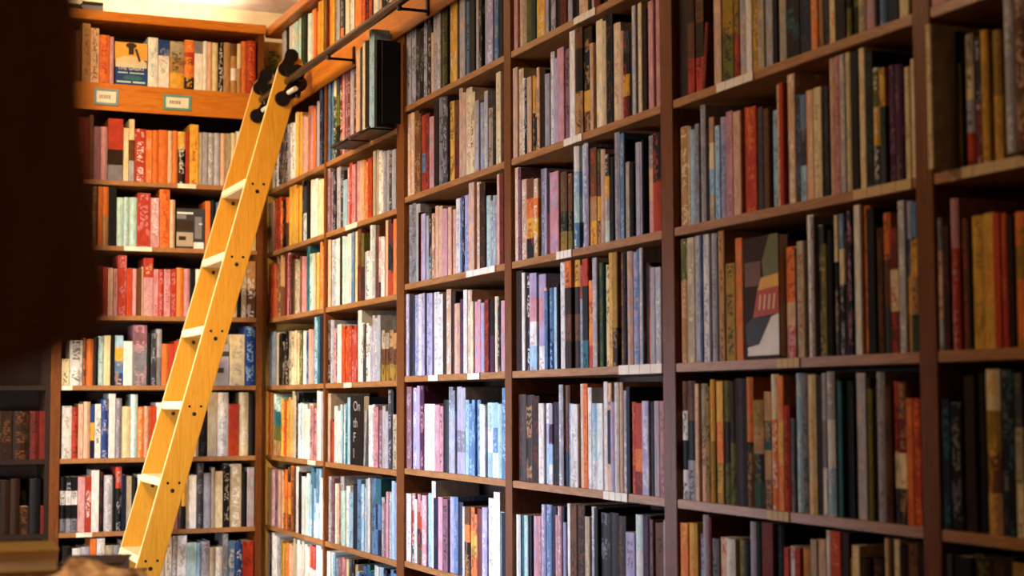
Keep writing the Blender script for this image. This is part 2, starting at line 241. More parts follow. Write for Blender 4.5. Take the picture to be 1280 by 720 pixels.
('B',4,'8935,325,284,C,,0,0,0 9272,432,280,s,W,0,0,0 9716,426,279,B,g,0,0,0 10154,528,278,W,B,0,0,0 10694,308,280,K,,0,0,0 11014,304,279,a,W,0,0,0 11330,304,275,a,W,0,0,0 11646,506,282,W,B,0,0,0 12164,396,284,b,s,0,0,0 12572,351,283,c,,0,0,0 12935,298,287,eeDD,R,0,0,0 13245,298,287,R,e,0,0,0 13556,298,267,eeDD,R,0,0,0 13866,280,190,s,,0,0,0 14157,468,190,W,K,0,0,0 14638,365,287,W,s,0,0,0 15015,365,283,s,W,0,0,0 15392,358,278,m,D,0,0,0 15762,397,231,pppP,W,0,0,0 16171,397,227,W,p,0,0,0 16580,256,287,C,,0,0,0 16848,340,287,RKO,G,0,0,0 17201,340,267,RKO,G,0,0,0 17553,334,281,o,p,0,0,0'),
('A',5,'-1180,408,256,s,B,0,0,0 -760,408,236,B,s,0,0,0 -341,331,252,s,g,0,0,0 2,331,252,g,s,0,0,0 345,528,246,n,C,0,0,0 884,520,240,K,m,0,0,0 1416,315,201,D,n,0,0,0 1744,315,189,D,n,0,0,0 2071,437,249,K,n,0,0,0 2520,437,245,n,K,0,0,0 2969,364,241,c,K,0,0,0 3345,364,221,c,K,0,0,0 3721,296,242,c,o,0,0,0 4029,296,230,c,o,0,0,0 4337,291,239,e,c,0,0,0 4639,291,227,e,c,0,0,0 4942,321,236,W,p,0,0,0 5274,321,232,W,p,0,0,0 5607,386,230,u,s,0,0,0 6005,334,238,C,p,0,0,0 6351,334,234,p,C,0,0,0 6697,271,288,B,T,0,0,0 6981,271,268,B,T,0,0,0 7264,479,288,T,b,0,0,0 7755,428,288,N,,0,0,0'),
('B',5,'8935,331,265,K,s,0,0,0 9278,271,263,s,M,0,0,0 9561,271,259,s,M,0,0,0 9844,266,225,p,K,0,0,0 10122,266,213,K,p,0,0,0 10400,536,239,W,C,0,0,0 10948,345,229,O,o,0,0,0 11305,345,217,O,o,0,0,0 11662,345,229,O,o,0,0,0 12019,300,224,r,p,0,0,0 12331,300,212,r,p,0,0,0 12644,300,224,r,p,0,0,0 12956,457,283,W,C,0,0,0 13425,431,231,W,K,0,0,0 13867,286,226,G,n,0,0,0 14166,283,227,W,K,0,0,0 14460,283,215,W,K,0,0,0 14755,279,213,l,W,0,0,0 15046,275,253,s,W,0,0,0 15333,275,241,s,W,0,0,0 15620,365,251,s,B,0,0,0 15997,326,192,nmY,D,0,0,0 16335,326,180,nmY,D,0,0,0 16673,326,180,nmY,D,0,0,0 17012,436,188,tmY,D,0,0,0 17460,436,176,tmY,D,0,0,0'),
('A',6,'-1180,325,294,o,C,0,0,0 -843,325,294,o,C,0,0,0 -506,518,290,t,e,0,0,0 24,324,285,aTet,E,0,0,0 359,324,273,aTet,E,0,0,0 695,324,273,aTet,E,0,0,0 1031,324,265,aTet,E,0,0,0 1367,346,263,y,O,0,0,0 1725,346,251,O,y,0,0,0 2083,346,251,y,O,0,0,0 2441,377,270,t,y,0,0,0 2830,377,258,y,t,0,0,0 3219,322,297,n,C,0,0,0 3553,322,277,n,C,0,0,0 3886,340,290,K,g,0,0,0 4239,337,241,W,n,0,0,0 4587,275,245,B,W,0,0,0 4874,275,241,W,B,0,0,0 5161,381,238,W,c,0,0,0 5554,381,218,W,c,0,0,0 5947,429,241,c,m,0,0,0 6389,421,235,p,P,0,0,0 6822,421,223,p,P,0,0,0 7254,274,297,W,s,0,0,0 7540,274,293,W,s,0,0,0 7826,405,294,s,n,0,0,0'),
('B',6,'8935,374,284,n,p,0,0,0 9321,301,177,R,O,0,0,0 9634,301,165,O,R,0,0,0 9947,426,232,W,s,0,0,0 10385,426,212,W,s,0,0,0 10823,288,238,B,W,0,0,0 11123,288,238,W,B,0,0,0 11424,348,242,T,B,0,0,0 11783,365,267,B,,0,0,0 12160,1752,274,#,,0,0,1 13924,420,224,s,K,0,6,0 14356,530,236,W,s,0,0,0 14897,313,239,s,W,0,0,0 15222,516,230,p,M,0,0,0 15749,360,218,M,l,0,0,0 16121,308,233,s,n,0,0,0 16441,308,213,s,n,0,0,0 16761,438,294,G,s,0,0,0 17211,255,288,K,G,0,0,0 17478,428,202,n,K,0,0,0'),
('A',7,'-1180,412,268,n,C,0,0,0 -756,412,248,C,n,0,0,0 -332,334,261,p,W,0,0,0 14,334,249,W,p,0,0,0 360,533,256,M,K,0,0,0 906,390,262,C,o,0,0,0 1308,390,262,C,o,0,0,0 1709,379,291,KoyK,o,0,0,0 2101,379,271,o,K,0,0,0 2492,379,287,KoyK,o,0,0,0 2884,432,291,o,m,0,0,0 3328,432,287,m,o,0,0,0 3772,299,291,W,n,0,0,0 4083,299,291,W,n,0,0,0 4394,478,269,K,,0,0,0 4884,409,251,W,a,0,0,0 5305,409,247,W,a,0,0,0 5726,283,268,a,B,0,0,0 6020,283,264,B,a,0,0,0 6315,296,298,TBBW,b,0,0,0 6623,296,294,b,T,0,0,0 6930,296,278,TBBW,b,0,0,0 7238,270,294,bW,B,0,0,0 7520,270,294,B,b,0,0,0 7803,478,257,W,B,0,0,0'),
('B',7,'8935,324,268,s,g,0,0,0 9271,324,256,g,s,0,0,0 9607,319,264,M,K,0,0,0 9939,315,243,W,C,0,0,0 10265,315,243,C,W,0,0,0 10592,481,275,s,K,0,0,0 11085,453,220,a,s,0,0,0 11550,509,241,W,B,0,0,0 12071,501,219,B,b,0,0,0 12583,291,253,N,K,0,0,0 12886,291,249,N,K,0,0,0 13189,484,274,b,K,0,0,0 13685,281,258,B,W,0,0,0 13978,281,246,B,W,0,0,0 14271,315,281,s,B,0,0,0 14598,236,285,W,B,0,0,0 14847,460,287,b,K,0,0,0 15319,361,286,TNb,u,0,0,0 15691,356,287,TbN,u,0,0,0 16060,305,220,s,M,0,0,0 16377,305,200,M,s,0,0,0 16695,256,243,p,s,0,0,0 16963,342,244,s,W,0,0,0 17317,338,286,B,s,0,0,0 17667,248,282,l,,0,0,0'),
('A',8,'-1180,276,290,s,p,0,0,0 -892,276,270,s,p,0,0,0 -603,415,294,K,p,0,0,0 -176,408,298,W,s,0,0,0 244,408,286,W,s,0,0,0 665,332,283,s,K,0,0,0 1008,332,271,s,K,0,0,0 1352,302,275,Y,y,0,0,0 1666,302,263,y,Y,0,0,0 1980,302,263,Y,y,0,0,0 2294,516,267,o,C,0,0,0 2822,313,269,C,o,0,0,0 3147,313,265,C,o,0,0,0 3472,307,300,n,,0,0,0 3791,307,280,n,,0,0,0 4110,426,300,W,,0,0,0 4549,426,280,W,,0,0,0 4987,322,300,W,C,0,0,0 5321,322,288,W,C,0,0,0 5655,322,280,W,C,0,0,0 5989,322,280,C,W,0,0,0 6323,302,295,rWW,p,0,0,0 6637,302,291,rWW,p,0,0,0 6951,302,291,rWW,p,0,0,0 7265,347,300,W,,0,0,0 7624,347,300,W,,0,0,0 7983,347,288,W,,0,0,0'),
('B',8,'8935,431,289,W,B,0,0,0 9378,431,289,W,B,0,0,0 9821,313,283,B,b,0,0,0 10146,313,271,b,B,0,0,0 10471,521,276,M,p,0,0,0 11004,302,281,p,R,0,0,0 11318,302,277,p,R,0,0,0 11632,400,280,c,,0,0,0 12045,395,284,G,b,0,0,0 12452,289,288,K,n,0,0,0 12753,289,268,n,K,0,0,0 13054,332,245,B,u,0,0,0 13399,332,241,u,B,0,0,0 13743,471,275,u,b,0,0,0 14226,334,282,T,u,0,0,0 14573,334,262,T,u,0,0,0 14919,334,262,T,u,0,0,0 15265,264,290,B,W,0,0,0 15542,264,286,W,B,0,0,0 15818,531,289,B,s,0,0,0 16361,431,284,N,b,0,0,0 16804,431,272,N,b,0,0,0 17246,333,292,b,W,0,0,0 17592,333,280,b,W,0,0,0'),
('C',2,'19100,494,280,s,G,0,0,0 19606,421,273,l,K,0,0,0 20039,412,276,K,g,0,0,0 20463,412,256,K,g,0,0,0 20887,300,282,l,K,0,0,0 21200,359,303,K,n,0,0,0 21570,334,217,C,p,0,0,0 21916,489,304,s,g,0,0,1 22417,285,304,s,W,0,0,0 22714,309,309,e,K,0,0,0 23036,309,297,K,e,0,0,0 23357,434,291,y,c,0,0,0 23803,434,279,y,c,0,0,0 24249,230,282,K,G,0,0,0 24491,484,267,s,C,0,0,1 24987,260,250,b,K,0,0,0 25259,344,254,K,,0,0,0 25616,344,250,K,,0,0,0 25972,303,247,s,C,0,0,0 26287,282,239,K,n,0,0,0 26582,415,231,s,l,0,0,0 27009,492,227,l,W,0,0,0 27513,286,223,b,s,0,0,0 27811,429,214,K,N,0,0,0'),
('C',3,'19100,301,303,C,W,0,0,0 19413,301,303,C,W,0,0,0 19727,446,303,m,t,0,0,0 20185,446,283,m,t,0,0,0 20643,364,272,rrbr,R,0,0,0 21018,364,272,R,r,0,0,0 21394,510,253,p,s,0,0,0 21916,463,303,K,,0,0,1 22391,548,303,g,K,0,0,1 22951,446,295,G,s,0,0,0 23409,439,273,y,m,0,0,0 23860,431,268,mR,K,0,0,0 24303,292,303,C,s,0,0,0 24607,292,283,C,s,0,0,0 24911,533,291,c,p,0,0,1 25456,373,268,c,m,0,0,0 25841,367,234,s,t,0,0,0 26220,346,221,s,B,0,0,0 26578,309,253,s,c,0,0,0 26899,305,192,n,m,0,0,0 27216,379,176,K,m,0,0,0 27606,373,294,c,n,0,0,1 27991,216,283,m,K,0,0,0'),
('C',4,'19100,413,287,g,s,0,0,0 19525,407,287,g,E,0,0,0 19944,401,280,s,n,0,0,0 20358,90,247,K,,0,0,0 20460,293,238,p,r,0,0,0 20766,338,237,l,s,0,0,0 21116,338,225,s,l,0,0,0 21466,282,247,KNT,C,0,0,0 21759,282,227,C,K,0,0,0 22053,323,250,C,p,0,0,0 22388,323,246,C,p,0,0,0 22723,315,232,p,s,0,0,0 23050,315,228,p,s,0,0,0 23378,308,231,C,p,0,0,0 23698,308,219,C,p,0,0,0 24018,436,251,W,l,0,0,0 24466,201,250,b,s,0,0,0 24678,216,254,N,l,0,0,0 24907,456,253,l,b,0,0,0 25375,465,287,C,s,0,0,1 25853,324,284,C,W,0,0,0 26189,484,276,D,m,0,0,1 26685,312,230,a,s,0,0,0 27009,312,210,s,a,0,0,0 27332,306,223,s,a,0,0,0 27650,333,287,C,p,0,0,0 27995,344,284,R,D,0,0,0'),
('C',5,'19100,309,296,l,W,0,0,0 19421,411,283,N,K,0,0,0 19844,508,287,l,b,0,0,0 20364,296,288,W,l,0,0,0 20672,333,289,l,g,0,0,0 21017,149,280,K,,0,0,0 21178,545,285,l,b,0,0,1 21735,515,285,W,l,0,0,1 22262,467,275,W,s,0,0,0 22741,403,255,D,K,0,0,0 23156,416,286,C,W,0,0,0 23584,264,277,D,K,0,0,0 23860,278,234,C,p,0,0,0 24150,278,234,C,p,0,0,0 24439,309,245,P,K,0,0,0 24760,338,275,W,C,0,0,0 25109,338,271,C,W,0,0,0 25459,246,232,c,s,0,0,0 25717,412,230,p,l,0,0,0 26141,279,234,p,l,0,0,0 26432,279,222,l,p,0,0,0 26723,364,230,R,O,0,0,0 27100,343,228,KP,,0,0,0 27454,259,236,c,W,0,0,0 27725,193,225,K,n,0,0,0 27931,456,220,p,s,0,0,1'),
('C',6,'19100,519,291,M,s,0,0,0 19631,510,287,l,W,0,0,0 20154,297,294,l,p,0,0,0 20463,395,294,P,p,0,0,0 20870,489,230,W,p,0,0,0 21371,283,230,W,B,0,0,0 21666,283,230,W,B,0,0,0 21961,471,227,p,s,0,0,0 22443,274,223,p,P,0,0,0 22729,514,244,K,N,0,0,0 23255,374,287,gsls,B,0,0,0 23641,374,275,gsls,B,0,0,0 24026,416,287,slgl,l,0,0,1 24454,416,283,slgl,l,0,0,1 24882,309,243,B,b,0,0,0 25203,309,231,b,B,0,0,0 25524,285,243,b,B,0,0,0 25821,285,243,b,B,0,0,0 26118,278,230,W,B,0,0,0 26408,278,226,W,B,0,0,0 26699,476,234,aWB,s,0,0,1 27187,467,234,BbW,B,0,0,1 27666,303,230,a,B,0,0,0 27981,453,280,b,B,0,0,1'),
('C',7,'19100,488,240,W,p,0,0,0 19600,282,243,prrE,W,0,0,0 19894,282,223,W,p,0,0,0 20188,276,243,prKE,r,0,0,0 20476,276,223,prKE,r,0,0,0 20764,459,242,p,W,0,0,0 21235,359,252,B,l,0,0,0 21606,354,295,W,B,0,0,0 21972,439,239,N,P,0,0,0 22423,431,245,p,l,0,0,0 22866,510,241,M,K,0,0,0 23388,330,251,l,B,0,0,0 23730,326,253,b,l,0,0,0 24068,487,238,N,K,0,0,0 24567,201,225,W,s,0,0,0 24780,505,225,moKm,t,0,0,0 25297,304,227,oyo,m,0,0,0 25613,304,207,oyo,m,0,0,0 25928,421,228,R,P,0,0,0 26361,398,234,l,W,0,0,0 26771,510,265,W,l,0,0,1 27293,499,287,W,c,0,0,1 27804,275,228,a,s,0,0,0 28091,412,227,N,K,0,0,0'),
('D',2,'29140,279,188,p,C,0,0,0 29431,276,181,C,n,0,0,0 29719,330,173,n,C,0,0,0 30061,381,169,e,E,0,0,0 30454,320,160,E,G,0,0,0 30786,586,150,y,c,0,0,0 31384,255,142,s,l,0,0,0 31651,410,134,K,N,0,0,0 32072,300,120,s,K,0,0,0 32384,347,120,D,K,0,0,0 32742,391,120,R,K,0,0,0 33146,286,120,s,l,0,0,0 33444,380,120,K,,0,0,0 33836,564,120,C,n,0,0,0 34412,271,120,K,,0,0,0 34695,221,120,s,C,0,0,0 34929,402,120,R,D,0,0,0 35343,350,120,K,D,0,0,0 35705,344,120,C,s,0,0,0 36061,339,120,c,,0,0,0 36412,334,120,W,,0,0,0 36757,328,120,b,,0,0,0 37098,323,120,t,,0,0,0 37433,318,120,m,,0,0,0 37763,313,120,K,,0,0,0 38088,309,120,s,,0,0,0 38409,186,120,r,,0,0,0'),
('D',3,'29140,332,278,C,s,0,0,0 29484,328,267,c,n,0,0,0 29824,212,233,W,g,0,0,0 30048,210,226,K,s,0,0,0 30270,317,228,C,n,0,0,0 30600,184,227,yK,t,0,0,0 30795,204,219,tK,y,0,0,0 31011,180,244,C,K,0,0,0 31203,221,233,D,K,0,0,0 31437,303,215,s,l,0,0,0 31751,247,275,W,s,0,0,0 32010,397,251,l,s,0,0,1 32419,440,271,p,l,0,0,1 32871,363,260,M,K,0,0,1 33246,348,303,W,c,0,0,1 33606,466,303,mDKtt,D,0,0,1 34083,521,294,DKKym,t,0,0,1 34616,200,241,C,t,0,0,0 34828,396,299,c,W,0,0,1 35236,212,289,c,s,0,0,0 35460,403,299,K,m,0,0,1 35875,404,267,c,p,0,0,1 36291,202,239,C,p,0,0,0 36504,216,232,GKyR,r,0,0,0 36733,181,229,GKyR,D,0,0,0 36925,212,226,K,D,0,0,0 37149,202,287,s,c,0,0,1 37363,127,284,K,,0,0,0 37502,190,286,c,s,0,0,0 37704,228,267,D,K,0,0,1 37944,265,281,p,C,0,0,1 38221,300,278,p,C,0,0,1'),
('D',4,'29140,309,287,C,W,0,0,0 29461,215,281,M,K,0,0,0 29688,436,242,C,W,0,0,1 30136,559,238,moyK,r,0,0,1 30707,312,232,Coyt,W,0,0,0 31031,360,258,g,l,0,0,1 31403,146,254,l,g,0,0,0 31561,301,242,KR,P,0,0,0 31874,602,235,p,l,0,0,1 32488,438,227,mmKY,e,0,0,1 32938,284,219,mmKe,Y,0,0,0 33234,232,215,K,,0,0,0 33477,325,287,WBab,W,0,0,1 33814,273,287,aBaE,W,0,0,1 34099,270,287,l,W,0,0,1 34381,404,270,mmty,O,0,0,1 34797,225,262,emyt,K,0,0,0 35034,250,257,C,s,0,0,0 35295,229,240,Gysa,c,0,0,0 35536,323,228,K,D,0,0,1 35871,145,220,K,,0,0,0 36027,264,287,s,g,0,0,1 36304,244,281,b,s,0,0,1 36559,90,262,K,,0,0,0 36661,223,200,n,g,0,0,0 36896,221,193,K,,0,0,0 37128,251,245,s,l,0,0,1 37391,248,242,l,s,0,0,1 37651,93,245,K,,0,0,0 37756,386,252,gCp,C,0,0,1 38153,417,251,KKOO,O,0,0,1'),
('D',5,'29140,561,303,D,K,0,0,1 29713,214,294,W,c,0,0,0 29939,301,289,KN,W,0,0,0 30252,505,287,lpWB,p,0,0,1 30768,505,280,lplW,p,0,0,1 31285,169,238,C,n,0,0,0 31466,220,228,b,u,0,0,0 31697,228,235,bu,B,0,0,0 31937,298,235,B,s,0,0,0 32247,111,244,K,N,0,0,0 32370,423,303,W,s,0,0,1 32804,435,303,oDmD,D,0,0,1 33251,349,303,yDmD,D,0,0,1 33613,258,287,rss,b,0,0,1 33882,368,301,rKKT,K,0,0,1 34263,427,238,oOoO,y,0,0,1 34702,264,297,s,c,0,0,1 34978,243,282,E,e,0,0,1 35232,302,274,c,e,0,0,1 35547,342,303,y,t,0,0,1 35901,293,302,YYD,t,0,0,1 36206,247,298,m,Y,0,0,1 36465,201,294,K,P,0,0,1 36678,283,297,C,l,0,0,1 36973,321,293,l,b,0,0,1 37306,136,298,b,s,0,0,0 37454,168,300,s,W,0,0,0 37633,231,260,K,D,0,0,1 37876,164,251,mroo,r,0,0,0 38052,250,245,s,l,0,0,1 38314,301,243,s,W,0,0,1'),
('D',6,'29140,554,259,D,R,0,0,1 29706,651,257,D,t,0,0,1 30369,560,254,D,R,0,0,1 30941,379,232,W,C,0,0,1 31332,353,232,WlBB,s,0,0,1 31697,266,230,sPBW,l,0,0,0 31975,374,236,K,P,0,0,1 32360,268,285,s,W,0,0,1 32640,285,283,mRN,K,0,0,1 32937,281,232,b,s,0,0,0 33230,487,230,W,n,0,0,1 33729,206,286,C,W,0,0,0 33947,259,286,o,O,0,0,1 34218,229,275,W,s,0,0,0 34459,326,232,BaW,s,0,0,1 34798,348,232,W,a,0,0,1 35158,228,290,W,C,0,0,1 35398,252,286,CKNC,N,0,0,1 35662,231,236,l,p,0,0,0 35905,229,287,W,C,0,0,1 36146,175,287,C,n,0,0,0 36333,224,265,s,W,0,0,1 36569,213,275,N,K,0,0,1 36795,236,236,r,o,0,0,1 37043,419,232,rroR,r,0,0,1 37474,363,238,l,W,0,0,1 37849,248,236,K,P,0,0,1 38108,275,238,s,p,0,0,1 38396,332,238,p,M,0,0,1'),
('D',7,'29218,283,229,W,a,0,0,0 29513,380,229,T,K,0,0,0 29905,264,231,a,s,0,0,0 30181,152,231,N,,0,0,0 30345,335,232,p,l,0,0,0 30692,256,234,p,M,0,0,0 30960,253,269,l,W,0,0,0 31225,406,270,b,l,0,0,1 31643,379,268,N,P,0,0,0 32033,211,245,p,C,0,0,0 32257,219,272,p,W,0,0,0 32488,128,271,N,,0,0,0 32628,166,228,l,,0,0,0 32806,302,282,W,c,0,0,0 33120,452,284,m,D,0,0,1 33584,480,284,D,m,0,0,1 34076,295,254,n,C,0,0,0 34383,236,283,s,W,0,0,0 34631,243,280,K,,0,0,0 34886,524,270,K,g,0,0,1 35422,512,274,K,D,0,0,1 35946,500,269,D,m,0,0,1 36458,505,230,l,M,0,0,1 36976,404,278,aWW,W,0,0,1 37392,325,278,P,K,0,0,0 37729,107,276,K,e,0,0,0 37848,146,270,M,K,0,0,0 38006,531,264,m,D,0,0,1 38549,179,274,s,p,0,0,0'),
('E',3,'39460,493,277,D,K,0,0,1 39965,318,266,Dmr,R,0,0,1 40296,377,257,mDr,D,0,0,1 40685,611,169,R,r,0,7,1 41308,328,232,C,s,0,0,1 41648,492,223,Ye,K,0,0,1 42152,206,202,Yr,K,0,0,0 42370,359,206,s,C,0,0,1 42741,247,187,W,c,0,0,1 43000,319,191,Y,y,0,0,1 43331,267,183,n,g,0,0,1 43610,290,176,s,n,0,0,1 43913,142,170,K,N,0,0,0 44066,389,159,n,s,0,0,1 44468,510,153,K,T,0,0,1 44990,479,141,N,G,0,0,1 45481,253,130,o,C,0,0,0 45746,152,124,t,G,0,0,0 45910,207,120,G,K,0,0,0 46129,212,120,c,o,0,0,0 46353,381,120,K,D,0,0,1 46746,158,120,Ke,t,0,0,0 46916,164,120,eK,K,0,0,0 47092,253,120,n,c,0,0,0 47357,344,120,p,l,0,0,0 47713,134,120,K,,0,0,0 47860,220,120,b,s,0,0,0 48091,358,120,N,K,0,0,0 48461,308,120,c,n,0,0,0'),
('E',4,'39460,460,247,t,c,0,0,1 39932,171,241,n,c,0,0,0 40115,266,230,B,s,0,0,1 40393,194,240,g,l,0,0,1 40599,219,282,s,g,0,0,1 40830,190,222,D,K,0,0,0 41032,228,246,tcBn,b,0,0,1 41272,212,222,B,b,0,0,1 41495,274,238,l,b,0,0,1 41781,295,247,p,M,0,0,1 42088,115,236,r,D,0,0,0 42215,326,239,C,p,0,0,1 42552,198,244,O,r,0,0,1 42762,448,239,Orr,o,0,0,1 43222,226,232,G,m,0,0,1 43460,223,225,m,G,0,0,1 43695,278,217,B,g,0,0,1 43985,205,270,C,t,0,0,1 44202,169,270,r,O,0,0,1 44383,289,285,C,W,0,0,1 44684,208,235,G,b,0,0,1 44904,238,231,bGB,g,0,0,1 45154,117,236,o,C,0,0,0 45282,233,233,C,c,0,0,1 45527,292,234,c,n,0,0,1 45831,174,232,G,K,0,0,1 46017,243,287,C,p,0,0,1 46272,189,287,p,r,0,0,1 46473,187,287,s,c,0,0,1 46672,155,287,c,n,0,0,1 46839,260,284,K,D,0,0,1 47111,199,287,c,C,0,0,1 47322,271,274,K,E,0,0,1 47606,230,236,eyG,W,0,0,1 47847,190,232,yEG,K,0,0,1 48049,259,233,P,M,0,0,1 48321,237,228,P,M,0,0,1 48570,164,220,c,t,0,0,1 48746,222,233,c,C,0,0,1'),
('E',5,'39460,353,303,ett,C,0,0,1 39825,95,301,K,D,0,0,0 39932,358,302,n,c,0,0,1 40302,248,303,s,g,0,0,1 40562,91,303,u,b,0,0,0 40665,269,303,W,b,0,0,1 40945,265,303,s,g,0,0,1 41222,236,290,K,,0,0,1 41470,257,303,t,m,0,0,1 41740,421,225,Y,D,0,0,1 42173,306,280,o,t,0,0,1 42491,1685,274,#,,0,0,1 44189,493,241,ooCp,r,0,0,1 44693,91,235,D,K,0,0,0 44797,274,248,n,r,0,0,1 45083,240,302,W,s,0,0,1 45335,127,296,s,m,0,0,1 45474,215,277,G,n,0,0,1 45701,202,234,e,t,0,0,1 45915,161,261,K,,0,0,1 46088,131,291,cKG,n,0,0,1 46231,83,292,K,,0,0,0 46326,176,291,bcKG,s,0,0,1 46514,155,254,D,P,0,0,1 46681,154,293,N,p,0,0,1 46847,224,303,W,c,0,0,1 47083,194,299,o,m,0,0,1 47289,280,291,K,,0,0,1 47581,180,249,m,K,0,0,1 47772,229,277,omG,G,0,0,1 48013,275,244,RcR,r,0,0,1 48300,221,295,s,W,0,0,1 48533,193,292,luyt,t,0,0,1 48738,215,287,bytE,K,0,0,1'),
('E',6,'39460,290,286,mWKW,K,0,0,1 39762,401,286,mKs,K,0,0,1 40175,179,279,C,t,0,0,1 40366,265,279,nC,m,0,0,1 40642,273,272,Y,D,0,0,1 40927,196,288,yY,o,0,0,1 41135,302,284,yoY,y,0,0,1 41450,274,284,eDe,D,0,0,1 41735,258,283,De,K,0,0,1 42005,506,289,D,K,0,0,1 42523,270,291,ooDm,t,0,0,1 42805,430,240,YtKE,e,0,0,1 43247,313,258,tEtm,t,0,0,1 43572,308,296,coo,W,0,0,1 43892,229,292,oyo,t,0,0,1 44133,216,228,rO,D,0,0,1 44361,121,200,g,K,0,0,0 44494,212,297,B,W,0,0,1 44718,239,297,g,K,0,0,1 44969,87,293,K,g,0,0,0 45068,283,293,c,y,0,0,1 45363,201,290,D,K,0,0,1 45576,160,295,sgW,g,0,0,1 45748,272,298,sWB,W,0,0,1 46032,128,283,K,,0,0,1 46172,146,278,T,E,0,0,1 46330,290,278,K,,0,0,1 46631,105,272,K,N,0,0,1 46749,318,293,s,C,0,0,1 47079,120,282,D,K,0,0,1 47211,145,261,e,Y,0,0,1 47368,92,266,K,,0,0,1 47472,262,294,s,g,0,0,1 47746,224,265,m,K,0,0,1 47982,196,275,rrcG,K,0,0,1 48189,259,273,mRcK,t,0,0,1 48460,206,242,o,O,0,0,1 48678,227,242,O,o,0,0,1 48917,51,239,C,,0,0,0'),
('E',7,'39460,387,274,o,y,0,0,1 39859,390,277,y,o,0,0,1 40261,255,253,l,P,0,0,0 40528,252,300,s,p,0,0,0 40792,145,296,R,M,0,0,0 40948,298,248,g,K,0,0,0 41258,343,253,C,r,0,0,0 41613,386,253,W,c,0,0,0 42012,350,254,e,Y,0,0,0 42373,209,254,G,K,0,0,0 42595,292,298,s,l,0,0,0 42899,278,298,K,,0,0,0 43188,465,300,R,m,0,0,1 43665,258,298,K,E,0,0,0 43935,210,251,r,R,0,0,0 44156,311,256,W,r,0,0,0 44480,229,256,r,R,0,0,0 44721,327,256,t,o,0,0,0 45060,238,277,n,p,0,0,0 45310,276,279,C,n,0,0,0 45597,174,300,W,p,0,0,0 45784,387,300,O,o,0,0,1 46183,254,300,D,K,0,0,0 46449,173,250,Y,e,0,0,0 46634,247,278,c,y,0,0,0 46893,288,254,D,K,0,0,0 47194,341,257,D,m,0,0,0 47547,220,300,C,n,0,0,0 47779,131,300,m,,0,0,0 47922,186,300,c,n,0,0,0 48120,267,286,D,K,0,0,0 48399,310,297,mYY,K,0,0,0 48722,190,295,K,D,0,0,0'),
('F',3,'49580,462,120,p,D,0,0,0 50054,374,120,p,R,0,0,0 50440,365,120,D,,0,0,0 50817,429,120,m,,0,0,0 51258,417,120,K,,0,0,0 51686,474,120,o,,0,0,0'),
('F',4,'49950,145,269,c,t,50,0,1 50101,70,258,K,,0,0,0 50177,70,120,m,D,0,0,0 50253,70,195,Y,m,0,0,0 50329,70,237,K,D,0,0,0 50405,70,236,m,D,0,0,0 50481,205,243,ncsr,K,0,0,1 50699,194,233,KR,s,0,0,1 50905,185,241,y,Y,0,0,1 51102,225,237,Yy,t,0,0,1 51942,243,277,s,W,40,0,0 52196,325,270,m,C,40,0,0 52527,70,225,m,o,0,0,0 52603,70,221,D,,0,0,0'),
('F',5,'49580,133,248,gCCs,G,0,0,1 49725,197,230,D,R,0,0,1 49934,217,280,prr,p,0,0,1 50163,162,241,m,r,0,0,1 50336,63,186,K,,0,0,0 50411,357,242,y,Y,0,0,1 50780,306,243,y,o,0,0,1 51098,201,240,O,r,0,0,1 51311,149,238,r,o,0,0,1 51472,127,232,D,K,0,0,1 51611,330,236,oYoo,Y,0,0,1 51953,289,231,m,,0,0,0'),
('F',6,'49580,240,241,N,T,0,0,1 49832,308,235,K,g,0,0,1 50153,302,282,D,K,0,0,1 50467,235,287,K,,0,0,1 50714,368,293,cYmt,y,0,0,1 51094,242,292,N,g,0,0,1 51348,205,291,K,T,0,0,1 51564,210,285,Gnc,e,0,0,1 51786,271,279,K,,0,0,0'),
('F',7,'49580,166,286,G,K,0,0,0 49758,485,284,K,,0,0,0 50255,513,291,D,e,0,0,1 50780,537,293,D,m,0,0,1 51330,438,286,Y,t,0,0,0 51779,228,295,K,,0,0,0'),
]

ORD = ['zeroth','first','second','third','fourth','fifth','sixth','seventh','eighth','ninth','tenth','eleventh','twelfth','thirteenth','fourteenth','fifteenth','sixteenth','seventeenth','eighteenth','nineteenth','twentieth']
def ordw(n):
    if n <= 20: return ORD[n]
    if n < 30: return 'twenty-'+ORD[n-20]
    if n == 30: return 'thirtieth'
    if n < 40: return 'thirty-'+ORD[n-30]
    return 'fortieth' if n == 40 else 'forty-'+ORD[n-40]
BAY = {'H':'end-wall case', 'G':'dark left case', 'A':'first bay from corner', 'B':'second bay from corner',
       'C':'third bay from corner', 'D':'fourth bay from corner', 'E':'fifth bay from corner', 'F':'bay at right edge'}
TOPROW = {'H':1, 'G':6, 'A':1, 'B':1, 'C':2, 'D':2, 'E':3, 'F':3}
NROW = {'H':8, 'G':7, 'A':8, 'B':8, 'C':7, 'D':7, 'E':7, 'F':7}
def shelfname(bay, row):
    i = row-TOPROW[bay]
    if i == 0: return 'top shelf'
    if row == NROW[bay]: return 'lowest shelf'
    return ordw(i+1)+' shelf down'
def frame(bay, u, z, off):
    """world matrix for a book's local frame"""
    if bay in 'GH': return Matrix.Translation((-.008+off, u, z)) @ Matrix.Rotation(math.radians(90), 4, 'Z')
    return Matrix.Translation((u, .008-off, z))
LONG = {'C':'c', 'D':'d'}
tail = BookMesh()
face_out = []
